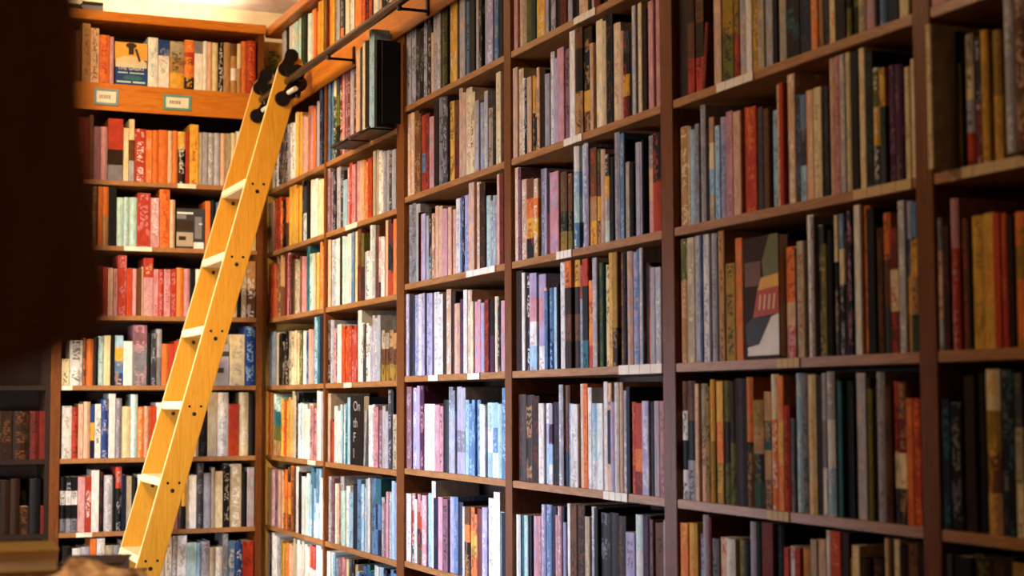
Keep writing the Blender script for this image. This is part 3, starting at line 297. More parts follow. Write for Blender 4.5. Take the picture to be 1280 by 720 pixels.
for bay, row, txt in BOOKS:
    z = (BZ if bay in 'GHAB' else SZ)[row]
    ents = [e.split(',') for e in txt.split()]
    hs = sorted(int(e[2]) for e in ents); hi = hs[int(len(hs)*.85)]; lo = hs[int(len(hs)*.12)]
    n = len(ents)
    j = {'H':.004, 'G':.004, 'A':.0035, 'B':.0035, 'C':.004, 'D':.006, 'E':.006, 'F':.006}[bay]
    for i, (u, w, h, cols, acc, off, lean, big) in enumerate(ents):
        u = int(u)/1e4; w = int(w)/1e4; h = int(h)/1e3; lean = int(lean); big = big == '1'
        off = int(off)/1e3 if off != '0' else random.uniform(-j, j)
        if cols == '#': face_out.append((bay, row, u, w, h, z, i+1, n)); continue
        hard = random.random() < .5
        depth = min(max(.145+.25*(h-.2), .11), .2)+random.uniform(-.006, .006)
        if off >= .08: depth = .072
        seed = random.randrange(1, 60)
        M = frame(bay, u, z+.0005, off)
        if lean: w = min(w, .015); h *= .97
        if lean: M = M @ Matrix.Rotation(math.radians(lean), 4, 'Y')
        if not big:
            T = lambda x, y, zz, M=M: tuple(M @ Vector((x, y, zz)))
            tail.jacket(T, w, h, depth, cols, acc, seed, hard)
            tail.pages(T, w, h, depth, hard)
            continue
        T = lambda x, y, zz: (x, y, zz)
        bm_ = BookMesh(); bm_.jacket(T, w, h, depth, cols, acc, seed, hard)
        o = link('book', bm_.build('book')); o.matrix_world = M
        pm = BookMesh(); pm.pages(T, w, h, depth, hard)
        me = pm.build('pages'); p = bpy.data.objects.new('pages', me); COL.objects.link(p); p.parent = o
        size = 'tall ' if int(h*1000) >= hi else ('short ' if int(h*1000) <= lo else ('slim ' if w < .02 else ''))
        cn = NAME[cols[0]]
        if cols[-1] != cols[0]: cn += ' and '+NAME[cols[-1]]
        elif acc and len(cols) < 3: cn += ''
        kind = 'hardback' if hard else 'book'
        if i+1 <= (n+1)//2: pos = ordw(i+1)+' from left' if i else 'leftmost'
        else: pos = ordw(n-i)+' from right' if i < n-1 else 'rightmost'
        if lean: size = 'leaning '+('slim ' if w < .02 else '')
        nw = lambda s_: len(s_.replace('-', ' ').split())
        lab = f"{size}{cn} book, {pos}, {shelfname(bay, row)}, {BAY[bay]}"
        if nw(lab) > 16: lab = f"{size}{NAME[cols[0]]} book, {pos}, {shelfname(bay, row)}, {BAY[bay]}"
        if nw(lab) > 16: lab = f"{NAME[cols[0]]} book, {pos}, {shelfname(bay, row)}, {BAY[bay]}"
        props(o, lab, 'book', 'books on %s, %s' % (shelfname(bay, row), BAY[bay]))
to = link('book_rows', tail.build('book_rows'))
props(to, 'rows of small books filling the remaining places on the wall shelves', 'books', None, 'stuff')

# face-out books: a whole cover turned to the room
M_FLAT = {}
def flat(k):
    if k not in M_FLAT: M_FLAT[k] = plain('print_'+NAME[k].replace(' ', '_'), LIN[k], .4)
    return M_FLAT[k]
def patch(bm, pts, d):
    f = bm.faces.new([bm.verts.new((p[0], d, p[1])) for p in pts]); f.normal_update()
    if f.normal.y > 0: f.normal_flip()
def rect(x0, x1, z0, z1): return [(x0, z0), (x1, z0), (x1, z1), (x0, z1)]
def ell(cx, cz, rx, rz, n=20): return [(cx+rx*math.cos(2*math.pi*i/n), cz+rz*math.sin(2*math.pi*i/n)) for i in range(n)]
def art(parent, name, k, polys, d):
    if name == 'cover_picture' and len(polys) > 1:
        for p in polys: art(parent, name, k, [p], d)
        return
    bm = bmesh.new()
    for p in polys: patch(bm, p, d)
    return fin(bm, name, flat(k), parent)
def textmesh(parent, s, k, size, loc, sx=1, name='title_lettering'):
    cu = bpy.data.curves.new(name, 'FONT'); cu.body = s; cu.size = size; cu.extrude = .0003
    t = bpy.data.objects.new('tmp', cu); COL.objects.link(t)
    dg = bpy.context.evaluated_depsgraph_get(); dg.update()
    me = bpy.data.meshes.new_from_object(t.evaluated_get(dg)); bpy.data.objects.remove(t)
    me.materials.clear(); me.materials.append(flat(k))
    o = bpy.data.objects.new(name, me); COL.objects.link(o); o.parent = parent
    o.location = loc; o.rotation_euler = (math.radians(90), 0, 0); o.scale = (sx, 1, 1)
    return o
for bay, row, u, w, h, z, idx, n in face_out:
    M = frame(bay, u, z+.0005, 0)
    base = {('H',1):'u', ('H',3):'G', ('H',5):'s', ('B',6):'K', ('E',5):'D'}[(bay, row)]
    if (bay, row) == ('E',5): M = M @ Matrix.Rotation(math.radians(-3), 4, 'Z')
    w -= .006; h0 = h
    if (bay, row) == ('H',3): h = .185
    if (bay, row) == ('H',1): h = .2
    T = lambda x, y, zz: (x+.003, y, zz)
    b1 = BookMesh(); 
    # a closed book seen from its front: thin, cover turned out, spine at the left
    D = .028
    def cube(B, x0, x1, y0, y1, z0, z1, k, mi=0):
        c = LIN[k] if k else lin('d8ccb4')
        for q in ([(x0,y0,z0),(x1,y0,z0),(x1,y0,z1),(x0,y0,z1)], [(x1,y1,z0),(x0,y1,z0),(x0,y1,z1),(x1,y1,z1)], [(x0,y0,z1),(x1,y0,z1),(x1,y1,z1),(x0,y1,z1)],
                  [(x0,y1,z0),(x1,y1,z0),(x1,y0,z0),(x0,y0,z0)], [(x1,y0,z0),(x1,y1,z0),(x1,y1,z1),(x1,y0,z1)], [(x0,y1,z0),(x0,y0,z0),(x0,y0,z1),(x0,y1,z1)]):
            B.quad([T(*p) for p in q], c, c, 0, [(9, 9)]*4, mi)
    cube(b1, 0, w, 0, .0025, 0, h, base); cube(b1, 0, w, D-.0025, D, 0, h, base); cube(b1, 0, .0025, 0, D, 0, h, base)
    o = link('book', b1.build('book')); o.matrix_world = M
    b2 = BookMesh(); cube(b2, .003, w-.003, .003, D-.003, .003, h-.003, None, 1)
    p = link('pages', b2.build('pages')); p.parent = o
    X = .003
    R = lambda a, b, c, d: rect(X+a*w, X+b*w, c*h, d*h)
    if (bay, row) == ('H',1):
        art(o, 'cover_picture', 'y', [R(0, 1, .6, 1)], -.0004)
        art(o, 'cover_picture', 'c', [[(X+w*a, h*b) for a, b in ((.02,.42),(.98,.42),(.98,.55),(.7,.68),(.3,.68),(.02,.6))]], -.0006)
        art(o, 'cover_picture', 'D', [ell(X+w*.5, h*.93, w*.17, h*.065), rect(X+w*.42, X+w*.58, h*.72, h*.9), [(X+w*a, h*b) for a, b in ((.6,.86),(.68,.86),(.8,.58),(.74,.56))]], -.0009)
        art(o, 'title_lettering', 'a', [R(.06,.3,.47,.5), R(.36,.6,.47,.5), R(.66,.94,.47,.5), R(.1,.4,.28,.305), R(.46,.9,.28,.305), R(.06,.5,.06,.1), R(.56,.94,.06,.1)], -.0012)
        textmesh(o, 'THE GREAT', 'W', .025, (X+w*.08, -.0012, h*.36), .95)
        art(o, 'cover_picture', 'T', [ell(X+w*.55, h*.18, w*.3, h*.06)], -.0007)
        lab = 'face-out book, yellow above blue, white title, on top shelf of the end-wall case'
    elif (bay, row) == ('H',3):
        art(o, 'cover_picture', 'n', [R(.02,.6,.05,.4)], -.0004); art(o, 'cover_picture', 'W', [R(.03,.6,.86,.91), R(.62,.98,.0,.16), R(.8,.92,.6,.64)], -.0005)
        art(o, 'cover_picture', 'g', [R(.02,.35,.74,.84), R(.66,.9,.25,.8)], -.0004); art(o, 'cover_picture', 'D', [R(.02,.6,.45,.7), R(.1,.35,.2,.3)], -.0006)
        lab = 'face-out book with brown and grey photographs, third shelf down beside the ladder'
    elif (bay, row) == ('H',5):
        art(o, 'cover_picture', 'G', [R(.0,1,.7,.82), R(.1,.7,.3,.42)], -.0004); art(o, 'cover_picture', 'l', [R(.0,1,.45,.6)], -.0005)
        lab = 'grey face-out book just right of the ladder, fifth shelf down, end-wall case'
    elif (bay, row) == ('B',6):
        for s_, zz in (('On', .78), ('th', .54), ('F', .33), ('l', .1)): textmesh(o, s_, 's', .055, (X+w*.25, -.0006, h*zz), 1.25)
        lab = 'black face-out book with large grey serif title, second bay from the corner'
    else:
        art(o, 'cover_picture', 'm', [R(.05,.5,.6,.8)], -.0004)
        art(o, 'cover_picture', 'e', [[(X+w*a, h*b) for a, b in ((.6,.6),(1,.62),(1,1),(.75,1),(.55,.8))]], -.0006)
        art(o, 'cover_picture', 'y', [[(X+w*a, h*b) for a, b in ((.42,.56),(1,.58),(1,.68),(.52,.66))]], -.0008)
        art(o, 'cover_picture', 'O', [[(X+w*a, h*b) for a, b in ((.28,.34),(1,.36),(1,.60),(.42,.58))]], -.0007)
        art(o, 'title_lettering', 'c', [[(X+w*(a+i*.13), h*b) for a, b in ((.44,.4),(.48,.4),(.52,.52),(.48,.52))] for i in range(4)], -.001)
        art(o, 'cover_picture', 'K', [[(X+w*a, h*b) for a, b in ((.1,.12),(.55,.1),(.9,.34),(.25,.34),(.05,.28))]], -.0009)
        art(o, 'cover_picture', 'W', [[(X+w*a, h*b) for a, b in ((.12,.03),(1,.03),(1,.36),(.8,.34),(.45,.12),(.12,.1))]], -.0011)
        lab = 'face-out book with yellow and red title over black and pale blue picture'
    props(o, lab, 'book', 'books turned to show their front covers')

# ------------------------------------------------------------------ long wall bookcase
POSTS = [(-.16, -.12), (.8595, .8875), (1.82, 1.906), (2.855, 2.910), (3.878, 3.942), (4.902, 4.955), (5.912, 5.965)]
BAYS = [('A', -.12, .8595), ('B', .8875, 1.82), ('C', 1.906, 2.855), ('D', 2.910, 3.878), ('E', 3.942, 4.902), ('F', 4.955, 5.912)]
bc = empty('bookcase', (2.9, .15, 0), 'long built-in brown wooden bookcase running along the right-hand wall', 'bookcase')
def lb(name, mat, b, bevel=0): return box(name, mat, (b[0]-2.9, b[1]-2.9, b[2]-.15, b[3]-.15, b[4], b[5]), bc, bevel)
for a, b in POSTS: lb('post', W_LIT if a < 0 else W_POST, (a, b, -.001, .29, 0, 3.2), .0015)
for k, a, b in BAYS:
    for r in range(1, 10):
        zt = (BZ if k in 'AB' else SZ)[r]
        lb('shelf', W_SHELF, (a+.0005, b-.0005, .0005, .288, zt-.021, zt), .0015)
lb('back_panel', W_BACK, (-.16, 5.965, .29, .302, 0, 3.2))
lb('fascia', W_FASC, (-.12, 5.965, -.012, -.002, 2.80, 2.914), .001)
lb('crown', W_FASC, (-.05, 5.965, -.035, .302, 3.2, 3.243), .003)
lb('plinth', W_POST, (-.16, 5.965, .01, .03, 0, .195))
lb('corner_panel', W_LIT, (-.16, -.12, -.048, -.002, 0, 3.2))

# ------------------------------------------------------------------ end wall bookcases
ec = empty('bookcase', (-.15, -.5, 0), 'end-wall wooden bookcase with orange fascia standing behind the ladder', 'bookcase')
def eb(par, oy, name, mat, b, bevel=0): return box(name, mat, (b[0]+.15, b[1]+.15, b[2]-oy, b[3]-oy, b[4], b[5]), par, bevel)
for a, b in ((-1.010, -.966), (-.077, -.049)): eb(ec, -.5, 'post', W_POST, (-.29, .001, a, b, 0, 3.2), .0015)
for r in range(1, 10): eb(ec, -.5, 'shelf', W_SHELF, (-.288, -.0005, -.9655, -.0775, BZ[r]-.021, BZ[r]), .0015)
eb(ec, -.5, 'back_panel', W_BACK, (-.302, -.29, -1.01, -.049, 0, 3.2))
eb(ec, -.5, 'fascia', W_FASC, (.002, .012, -1.01, -.049, 2.79, 2.914), .001)
eb(ec, -.5, 'crown', W_FASC, (-.302, .035, -1.06, -.049, 3.2, 3.243), .003)
eb(ec, -.5, 'plinth', W_POST, (-.03, -.01, -.966, -.077, 0, .195))
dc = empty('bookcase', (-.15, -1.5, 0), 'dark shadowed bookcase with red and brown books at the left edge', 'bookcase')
eb(dc, -1.5, 'post', W_BACK, (-.29, .001, -2.01, -1.965, 0, 2.75)); eb(dc, -1.5, 'post', W_BACK, (-.29, .001, -1.03, -1.011, 0, 2.75))  # dark wood throughout, the shade on this case put into the colour
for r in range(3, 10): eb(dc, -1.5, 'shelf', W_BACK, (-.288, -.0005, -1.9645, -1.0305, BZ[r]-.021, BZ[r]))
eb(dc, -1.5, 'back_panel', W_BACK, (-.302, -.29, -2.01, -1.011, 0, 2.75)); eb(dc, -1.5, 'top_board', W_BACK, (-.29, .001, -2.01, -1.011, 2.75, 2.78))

# ------------------------------------------------------------------ sign holders on the end-wall fascia
def sign(y0, y1, z0, z1, mframe, label, strokes):
    o = empty('shelf_sign', (.012, (y0+y1)/2, (z0+z1)/2), label, 'sign', 'small framed signs on the end-wall fascia')
    w, h = (y1-y0)/2, (z1-z0)/2; bm = bmesh.new(); t = .011
    for b in ((-w, w, h-t, h), (-w, w, -h, -h+t), (-w, -w+t, -h+t, h-t), (w-t, w, -h+t, h-t)): bm_box(bm, .0005, .006, b[0], b[1], b[2], b[3])
    fin(bm, 'frame', mframe, o)
    box('card', M_CARD, (.0005, .003, -w+t, w-t, -h+t, h-t), o)
    bm = bmesh.new()
    x = -w*.55
    for s_ in strokes: bm_box(bm, .003, .0034, x, x+s_, -h*.22, h*.25); x += s_+.0035
    fin(bm, 'lettering', flat('g'), o)
sign(-.842, -.732, 2.813, 2.888, M_SLATE, 'small framed white sign, slate blue surround, nearer the dark left edge', (.005, .006, .005, .006, .004, .006))
sign(-.527, -.400, 2.811, 2.882, M_TEAL, 'small framed white sign, teal surround, nearer the ladder', (.007, .008, .006, .008, .007))

# ------------------------------------------------------------------ paper shelf labels
def tag_long(x0, x1, z, mat, label, h=.02):
    bm = bmesh.new(); n = 8
    for i in range(n):
        a = x0+(x1-x0)*i/n; b = x0+(x1-x0)*(i+1)/n
        bm_box(bm, a-(x0+x1)/2, b-(x0+x1)/2, -.0012-.0008*(i % 2), .0, -h/2, h/2)
    o = fin(bm, 'shelf_label', mat, None, ((x0+x1)/2, -.0007, z-.0105))
    props(o, label, 'label', 'paper labels on the shelf edges')
def tag_end(y0, y1, z, mat, label):
    bm = bmesh.new(); bm_box(bm, 0, .0015, -(y1-y0)/2, (y1-y0)/2, -.01, .01)
    o = fin(bm, 'shelf_label', mat, None, (.0005, (y0+y1)/2, z-.0105)); props(o, label, 'label', 'paper labels on the shelf edges')
tag_long(3.635, 3.874, SZ[5], M_CARD, 'long crinkled white label at right end of fourth bay shelf edge, lower middle', .024)
tag_long(3.244, 3.347, SZ[4], M_CARD, 'small white label mid fourth bay, third shelf edge down', .022)
tag_long(3.538, 3.679, SZ[6], M_CARD, 'white label on lowest full shelf edge of the fourth bay', .022)
tag_long(3.373, 3.512, SZ[2], M_CARD, 'grey-white label on topmost visible shelf edge, fourth bay')
tag_long(3.30, 3.42, SZ[3], M_CARD, 'white label on second shelf edge down, fourth bay')
tag_long(2.166, 2.263, SZ[5], M_CARD, 'white label, left one of two on fifth-height shelf edge, third bay')
tag_long(2.541, 2.647, SZ[5], M_CARD, 'white label, right one of two on middle shelf edge, third bay')
tag_long(2.53, 2.78, SZ[4], M_CARD, 'long white label at right end of middle shelf edge, third bay')
tag_long(4.159, 4.322, SZ[3], M_CARD, 'cream label on the top visible shelf edge of the fifth bay')
tag_long(4.699, 4.89, SZ[4], M_CARDC, 'long mottled tan label, right end of second shelf edge, fifth bay')
tag_long(4.404, 4.492, SZ[5], M_CARDC, 'tan label below the peach and orange book, fifth bay')
tag_long(4.355, 4.442, SZ[6], M_CARDC, 'yellowed label on lower shelf edge, fifth bay')
tag_long(5.01, 5.25, SZ[4], M_CARDC, 'long mottled yellow label on shelf edge at the right edge')
tag_long(1.173, 1.336, BZ[3], M_CARD, 'white label on third shelf edge down, second bay from corner')
tag_long(1.158, 1.267, BZ[5], M_CARD, 'white label above the black face-out book, second bay')
tag_long(.625, .75, BZ[6], M_CARD, 'white label on the first bay shelf edge near the sunlit books')
tag_end(-.695, -.569, BZ[3], M_CARD, 'white label under the pale green and pink books, end-wall case')
tag_end(-.96, -.915, BZ[5], M_CARD, 'pale label at far left of end-wall fifth shelf edge')
tag_end(-.89, -.82, BZ[7], M_CARD, 'white label at left of the seventh end-wall shelf edge')
tag_end(-.455, -.369, BZ[2], M_CARD, 'white label on the second end-wall shelf edge down')

# ------------------------------------------------------------------ book stands under the large black books
for x0, x1, lab in ((1.28, 1.50, 'flat black wire book stand, left one under the dark tall books'), (1.53, 1.78, 'flat black wire book stand, right one under the black tall book')):
    o = empty('book_stand', ((x0+x1)/2, -.03, BZ[2]), lab, 'stand', 'black book stands on the second shelf')
    w = (x1-x0)/2
    box('tray', M_BLACK, (-w, w, -.06, .028, -.0055, -.0002), o, .001)
    bm = bmesh.new(); tube_bm(bm, (-w, -.064, .001), (w, -.064, .001), .005); fin(bm, 'front_lip', M_STEEL, o, smooth=True)

# ------------------------------------------------------------------ ladder rail
RY, RZ = -.12, 2.843
rl = empty('ladder_rail', (3, RY, RZ), 'long dark steel rail carrying the ladder, fixed along the bookcase fascia', 'rail')
bm = bmesh.new(); tube_bm(bm, (.12-3, 0, 0), (5.95-3, 0, 0), .0165, 20); fin(bm, 'rail_tube', M_STEEL, rl, smooth=True)
for x in (.3, 1.33, 2.2, 3.2, 4.2, 5.2):
    bm = bmesh.new()
    tube_bm(bm, (x-3, 0, -.008), (x-3, 0, -.03), .009); tube_bm(bm, (x-3, -.004, -.024), (x-3, .106, -.024), .0055)
    bm_box(bm, x-3-.009, x-3+.009, .1, .108, -.04, .03)
    fin(bm, 'bracket', M_BLACK, rl)

# ------------------------------------------------------------------ ladder
XA, XB, TH = .225, .70, .021         # far plank, near plank outer face, thickness
yf = lambda z: -.151-(2.938-z)*.275   # room-side edge
lad = empty('ladder', (.46, yf(0)+.05, 0), 'golden wooden library ladder leaning on the steel rail of the long bookcase', 'ladder')
ox, oy = .46, yf(0)+.05
def plank(x0, x1):
    bm = bmesh.new(); WD = .108; top = 2.955
    pts = [(yf(0), 0), (yf(top-.05), top-.05)]
    # rounded crest leaning with the plank
    c = (yf(top-.05)+WD/2, top-.05)
    for i in range(1, 9):
        a = math.pi-math.pi*i/9
        pts.append((c[0]+WD/2*math.cos(a)+.0137*math.sin(a), c[1]+.052*math.sin(a)))
    pts += [(yf(top-.05)+WD, top-.05), (yf(0)+WD, 0)]
    pts = [(p[0]-oy, p[1]) for p in pts]
    prism(bm, pts, x0-ox, x1-ox)
    bmesh.ops.bevel(bm, geom=[e for e in bm.edges if abs(e.verts[0].co.x-e.verts[1].co.x) < 1e-5], offset=.002, segments=2, affect='EDGES')
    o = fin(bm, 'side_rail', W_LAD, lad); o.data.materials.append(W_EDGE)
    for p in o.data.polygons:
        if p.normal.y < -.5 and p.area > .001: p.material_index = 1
    return o
for x1 in (XB, XA+TH):
    s_ = plank(x1-TH, x1)
    for k in range(-2, 6):
        z = .815+.316*k+.0; yc = yf(z)+.054-oy
        for dy, dz, r in ((-.024, .0, .0055), (.024, .0, .0055), (-.004, -.032, .0085)):
            bm = bmesh.new(); tube_bm(bm, (x1-ox-.002, yc+dy-dz*-.0, z+dz-.005), (x1-ox+.0015, yc+dy, z+dz-.005), r, 14)
            if dz: bmesh.ops.create_uvsphere(bm, u_segments=12, v_segments=8, radius=r*.7, matrix=Matrix.Translation((x1-ox+.001, yc+dy, z+dz-.005)))
            b_ = fin(bm, 'bolt', M_BLACK, s_)
for k in range(-2, 6):
    z = .815+.316*k; y0 = yf(z)-.004-oy
    bm = bmesh.new(); bm_box(bm, XA+TH-ox-.0, XB-TH-ox, y0, y0+.105, z-.017, z+.017)
    fin(bm, 'tread', W_TREAD, lad, bevel=.005, seg=3)
# scalloped iron hangers with a wheel riding on the rail
for x1, nm_ in ((XB, 0), (XA+TH, 1)):
    h_ = empty('hanger', (0, 0, 0), None, None); h_.parent = lad
    bm = bmesh.new()
    lobes = [(-.105, 2.955, .030), (-.134, 2.895, .030), (-.078, 2.885, .034), (-.072, 2.835, .036), (-.105, 2.80, .030), (-.145, 2.765, .032)]
    for y, z, r in lobes: tube_bm(bm, (x1-ox+.001, y-oy, z), (x1-ox+.013, y-oy, z), r, 24)
    for a, b in zip(lobes[:-1], lobes[1:]):
        d = Vector((0, b[0]-a[0], b[1]-a[1])); L = d.length; n = Vector((0, -d.z, d.y)).normalized()*.024
        q = [Vector((0, a[0], a[1]))+n, Vector((0, b[0], b[1]))+n, Vector((0, b[0], b[1]))-n, Vector((0, a[0], a[1]))-n]
        prism(bm, [(v.y-oy, v.z) for v in q], x1-ox+.0015, x1-ox+.0125)
    fin(bm, 'scalloped_plate', M_BLACK, h_)
    bm = bmesh.new()
    tube_bm(bm, (x1-ox+.004, -.12-oy, 2.885), (x1-ox+.05, -.12-oy, 2.885), .022, 20); tube_bm(bm, (x1-ox+.0, -.12-oy, 2.885), (x1-ox+.056, -.12-oy, 2.885), .008, 12)
    fin(bm, 'wheel', M_BLACK, h_)
    bm = bmesh.new(); tube_bm(bm, (x1-ox+.014, -.118-oy, 2.792), (x1-ox+.075, -.105-oy, 2.80), .011, 16); fin(bm, 'roller', M_WHEEL, h_, smooth=False)
    bm = bmesh.new()
    tube_bm(bm, (x1-ox+.012, -.086-oy, 2.855), (x1-ox+.03, -.075-oy, 2.83), .012, 12); tube_bm(bm, (x1-ox+.03, -.075-oy, 2.83), (x1-ox+.036, -.085-oy, 2.77), .012, 12)
    fin(bm, 'arm', M_BLACK, h_)

# ------------------------------------------------------------------ small things
pt = empty('potted_plant', (-.085, .012, 2.9155), 'little grey pot of trailing green leaves at the corner of the top shelf', 'plant')
bm = bmesh.new(); bmesh.ops.create_cone(bm, cap_ends=True, segments=24, radius1=.028, radius2=.034, depth=.11, matrix=Matrix.Translation((0, 0, .055)))
fin(bm, 'pot', M_GREY, pt, smooth=False)
bm = bmesh.new(); rr = random.Random(4)
for i in range(46):
    a = rr.uniform(0, 6.28); rad = rr.uniform(.005, .04); z = .115+rr.uniform(0, .12); s_ = rr.uniform(.012, .022)
    c = Vector((rad*math.cos(a), max(rad*math.sin(a), -.04), z)); q = Matrix.Rotation(rr.uniform(0, 6.28), 3, 'Z') @ Matrix.Rotation(rr.uniform(-1, 1), 3, 'X')
    pts = [(-.4, 0, 0), (0, .5, .1), (.4, 0, 0), (0, -.5, .1)]
    bm.faces.new([bm.verts.new(c+q @ Vector(p)*s_*1.4) for p in [(-.5,0,0),(-.2,.3,.1),(.2,.3,.1),(.5,0,0),(.2,-.3,.1),(-.2,-.3,.1)]])
fin(bm, 'foliage', M_LEAF, pt)
bm = bmesh.new()
for i in range(5): tube_bm(bm, (0, 0, .1), (.02*math.cos(i*1.3), .02*math.sin(i*1.3), .2), .0015, 6)
fin(bm, 'stem', M_LEAF, pt)
for (y0, y1, h, k, lab) in ((-1.0, -.90, .035, 'K', 'black box lying on top of the end-wall case, left one'), (-.895, -.80, .05, 'g', 'grey box on top of the end-wall case, right one')):
    o = empty('storage_box', (-.12, (y0+y1)/2, 3.2432), lab, 'box', 'boxes on top of the end-wall case')
    w = (y1-y0)/2
    box('box_body', flat(k), (-.08, .10, -w, w, 0, h*.7), o, .002); box('lid', flat('K' if k == 'g' else 'G'), (-.083, .103, -w-.0, w+.0, h*.7, h), o, .002)

# ------------------------------------------------------------------ near things, out of focus
tb = empty('display_table', (4.8, -1.75, 0), 'dark display table under the blurred books at the bottom left', 'table')
box('table_top', W_DARK, (-.9, .35, -.35, .6, 1.04, 1.075), tb, .004)
for x in (-.85, .3):
    for y in (-.3, .55): box('leg', W_DARK, (x-.03, x+.03, y-.03, y+.03, 0, 1.04), tb, .003)
def flatbook(cx, cy, z, L, Wd, H, k, rz, label, n='book'):
    B = BookMesh(); T0 = Matrix.Rotation(math.radians(90), 4, 'X')
    T = lambda x, y, zz: (y-Wd/2, zz-L/2, x)
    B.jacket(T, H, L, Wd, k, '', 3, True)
    o = link(n, B.build(n), None, None, (cx, cy, z), (0, 0, math.radians(rz)))
    Pm = BookMesh(); Pm.pages(T, H, L, Wd, True); p = link('pages', Pm.build('pages')); p.parent = o
    return props(o, label, 'book', 'blurred books stacked on the display table')
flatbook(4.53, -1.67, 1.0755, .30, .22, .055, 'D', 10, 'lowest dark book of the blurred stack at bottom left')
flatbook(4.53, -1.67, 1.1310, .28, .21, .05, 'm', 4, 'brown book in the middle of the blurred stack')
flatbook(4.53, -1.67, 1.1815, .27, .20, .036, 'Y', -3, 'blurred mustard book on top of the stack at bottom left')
# crumpled packing paper
bm = bmesh.new(); bmesh.ops.create_icosphere(bm, subdivisions=5, radius=1)
from mathutils import noise as _n
for v in bm.verts:
    p = v.co.copy(); d = 1+.22*_n.noise(p*2.2)+.12*_n.noise(p*6)+.05*_n.noise(p*15)
    v.co = Vector((p.x*.13*d, p.y*.12*d, max(p.z, -.55)*.085*d))
fin(bm, 'wrapping_paper', None, None, (4.80, -1.505, 1.118), smooth=True)
wp = bpy.data.objects['wrapping_paper']
m, nt, b = newmat('crumpled_paper')
tc = nt.nodes.new('ShaderNodeTexCoord'); ns = nt.nodes.new('ShaderNodeTexNoise'); ns.inputs['Scale'].default_value = 28; ns.inputs['Detail'].default_value = 3
rp = nt.nodes.new('ShaderNodeValToRGB'); rp.color_ramp.elements[0].position = .38; rp.color_ramp.elements[1].position = .62
rp.color_ramp.elements[0].color = lin('7a4c24')+[1]; rp.color_ramp.elements[1].color = lin('d0a878')+[1]
nt.links.new(tc.outputs['Object'], ns.inputs['Vector']); nt.links.new(ns.outputs['Fac'], rp.inputs['Fac']); nt.links.new(rp.outputs['Color'], b.inputs['Base Color'])
b.inputs['Roughness'].default_value = .8
wp.data.materials.append(m)
props(wp, 'blurred heap of crumpled brown paper on the table at bottom left', 'paper')
# dark board hanging close to the lens
hb = empty('hanging_board', (6.78, -1.83, 1.5), 'out-of-focus dark wooden board hanging close by at the left edge', 'board')
_R = Vector((math.cos(1.1728), math.sin(1.1728), 0)); _F = Vector((-math.sin(1.1728), math.cos(1.1728), 0))
bm = bmesh.new()
outl = [(-.20, .50), (.020, .50), (.022, .13), (.026, .07), (.032, .03), (.037, .0), (.038, -.006), (.032, -.014), (.015, -.022), (-.01, -.03), (-.20, -.036)]
prism(bm, outl, 0, .02, 'y')
ob = fin(bm, 'board', W_DARK, hb, rot=(0, 0, 1.1728), bevel=.002)
bm = bmesh.new(); prism(bm, [(-.15, .49), (-.13, .49), (-.13, 1.89), (-.15, 1.89)], .007, .012, 'y'); fin(bm, 'strap', M_BLACK, hb, rot=(0, 0, 1.1728))

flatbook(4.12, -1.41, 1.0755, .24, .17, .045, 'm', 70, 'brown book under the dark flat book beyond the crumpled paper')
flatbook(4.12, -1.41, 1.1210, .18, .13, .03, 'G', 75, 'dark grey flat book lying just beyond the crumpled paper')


# ------------------------------------------------------------------ room
def struct(name, mat, b): return props(box(name, mat, b), kind='structure')
struct('floor', W_FLOOR, (-.45, 9.2, -4.6, .45, -.1, -.0005))
struct('ceiling', M_CEIL, (-.45, 9.2, -4.6, .45, 3.39, 3.5))
struct('wall_right', M_WALL, (-.45, 9.2, .305, .45, 0, 3.39))
struct('wall_end', M_WALL, (-.45, -.305, -4.6, .305, 0, 3.39))
struct('wall_left', M_WALL, (-.45, 9.2, -4.75, -4.6, 0, 3.39))
struct('wall_back', M_WALL, (9.2, 9.35, -4.6, .45, 0, 3.39))

# ------------------------------------------------------------------ lights
def area(name, loc, rot, sx, sy, energy, col, spread=180):
    l = bpy.data.lights.new(name, 'AREA'); l.shape = 'RECTANGLE'; l.size = sx; l.size_y = sy; l.energy = energy; l.color = col; l.spread = math.radians(spread)
    o = bpy.data.objects.new(name, l); COL.objects.link(o); o.location = loc; o.rotation_euler = rot
    return o
def aim(o, t):
    o.rotation_euler = (Vector(t)-o.location).to_track_quat('-Z', 'Y').to_euler()
WARM = (1, .62, .28); COOL = (.72, .82, 1)

a = area('cove_light_end', (-.15, -.6, 3.27), (math.radians(180), 0, 0), .15, .9, 3.2, (1, .78, .46))
a = area('cove_light_side', (2.7, .2, 3.27), (math.radians(180), 0, 0), 5.2, .1, 14, (1, .78, .46))
a = area('warm_ceiling_corner', (1.3, -1.3, 3.3), (0, 0, 0), .4, .4, 38, (1, .68, .34)); aim(a, (.3, -.1, 2.4))
a = area('warm_ceiling_near', (3.3, -2.0, 3.3), (0, 0, 0), .4, .4, 30, (1, .69, .40)); aim(a, (4.5, 0, 1.7))
a = area('warm_ladder_fill', (4.4, -1.9, 3.2), (0, 0, 0), .4, .4, 8, (1, .74, .42), 40); aim(a, (.6, -.5, 1.7))  # unseen fill added to brighten the ladder's outer faces
a = area('neutral_end_fill', (3.4, -3.0, 1.2), (0, 0, 0), .6, .6, 9, (.92, .95, 1), 50); aim(a, (0, -.55, .95))  # unseen fill added to cool the whites low on the end wall
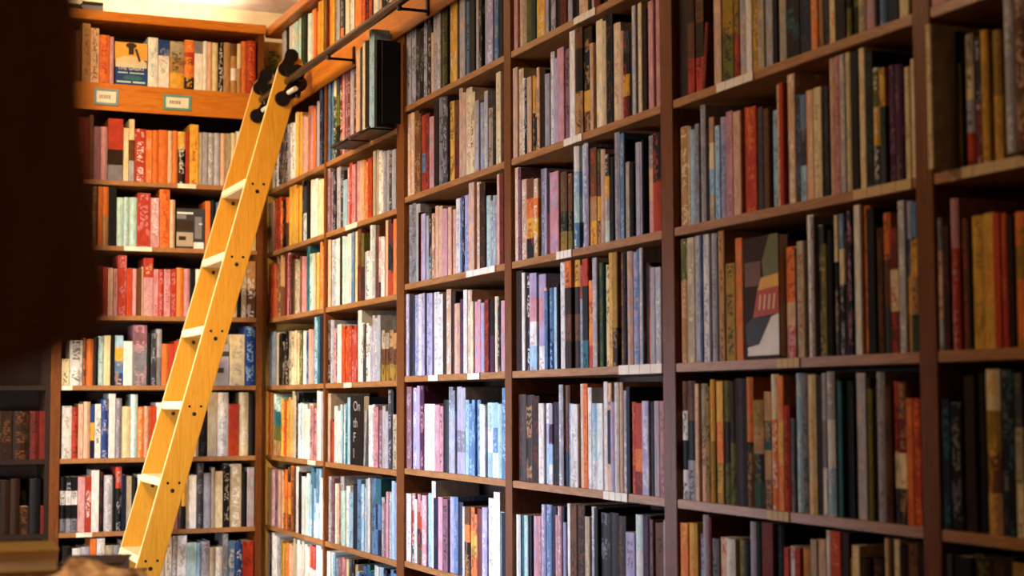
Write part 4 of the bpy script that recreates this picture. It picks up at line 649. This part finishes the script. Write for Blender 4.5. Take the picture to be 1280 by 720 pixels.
a = area('soft_front_fill', (.6, -3.4, 1.9), (0, 0, 0), .8, .8, 17, (1, .92, .78), 60); aim(a, (.6, -.4, 1.5))  # unseen fill added for the ladder treads and plank edges
a = area('window_daylight', (1.2, -3.0, 1.15), (0, 0, 0), .8, .9, 20, (.70, .78, 1), 48); aim(a, (2.6, 0, 1.15))
s = bpy.data.lights.new('sun_patch', 'SPOT'); s.energy = 520; s.spot_size = math.radians(7); s.spot_blend = .7; s.color = (.95, .97, 1); s.shadow_soft_size = .03
so = bpy.data.objects.new('sun_patch', s); COL.objects.link(so); so.location = (1.9, -3.9, 1.6); aim(so, (.78, 0, .84))
w = bpy.data.worlds.new('room_world'); scn.world = w; w.use_nodes = True
w.node_tree.nodes['Background'].inputs[0].default_value = (1, .8, .65, 1); w.node_tree.nodes['Background'].inputs[1].default_value = .1
fl = area('soft_room_fill', (4.0, -4.2, 1.8), (0, 0, 0), 2, 1.6, 12, (1, .78, .54)); aim(fl, (2.8, 0, 1.3))

tl = area('table_fill', (4.9, -1.75, 2.5), (0, 0, 0), .25, .25, 2.2, (1, .72, .42), 60)  # no real lamp here, unseen fill added to brighten things on the table


# ------------------------------------------------------------------ camera
cam = bpy.data.cameras.new('camera'); co = bpy.data.objects.new('camera', cam); COL.objects.link(co)
yaw, pitch, roll = 1.1728, .07, -.0041
F = Vector((-math.sin(yaw)*math.cos(pitch), math.cos(yaw)*math.cos(pitch), math.sin(pitch)))
R0 = F.cross(Vector((0, 0, 1))).normalized(); U0 = R0.cross(F)
R = R0*math.cos(roll)+U0*math.sin(roll); U = U0*math.cos(roll)-R0*math.sin(roll)
mw = Matrix((R, U, -F)).transposed().to_4x4(); mw.translation = (7.4013, -1.8871, 1.4615)
co.matrix_world = mw
cam.sensor_width = 36; cam.lens = 36*2003.8/1280; cam.clip_start = .02; cam.clip_end = 60
cam.dof.use_dof = True; cam.dof.focus_distance = 5.2; cam.dof.aperture_fstop = 3.5
scn.camera = co
scn.view_settings.view_transform = 'Standard'; scn.view_settings.look = 'None'
scn.view_settings.exposure = 0; scn.view_settings.gamma = 1
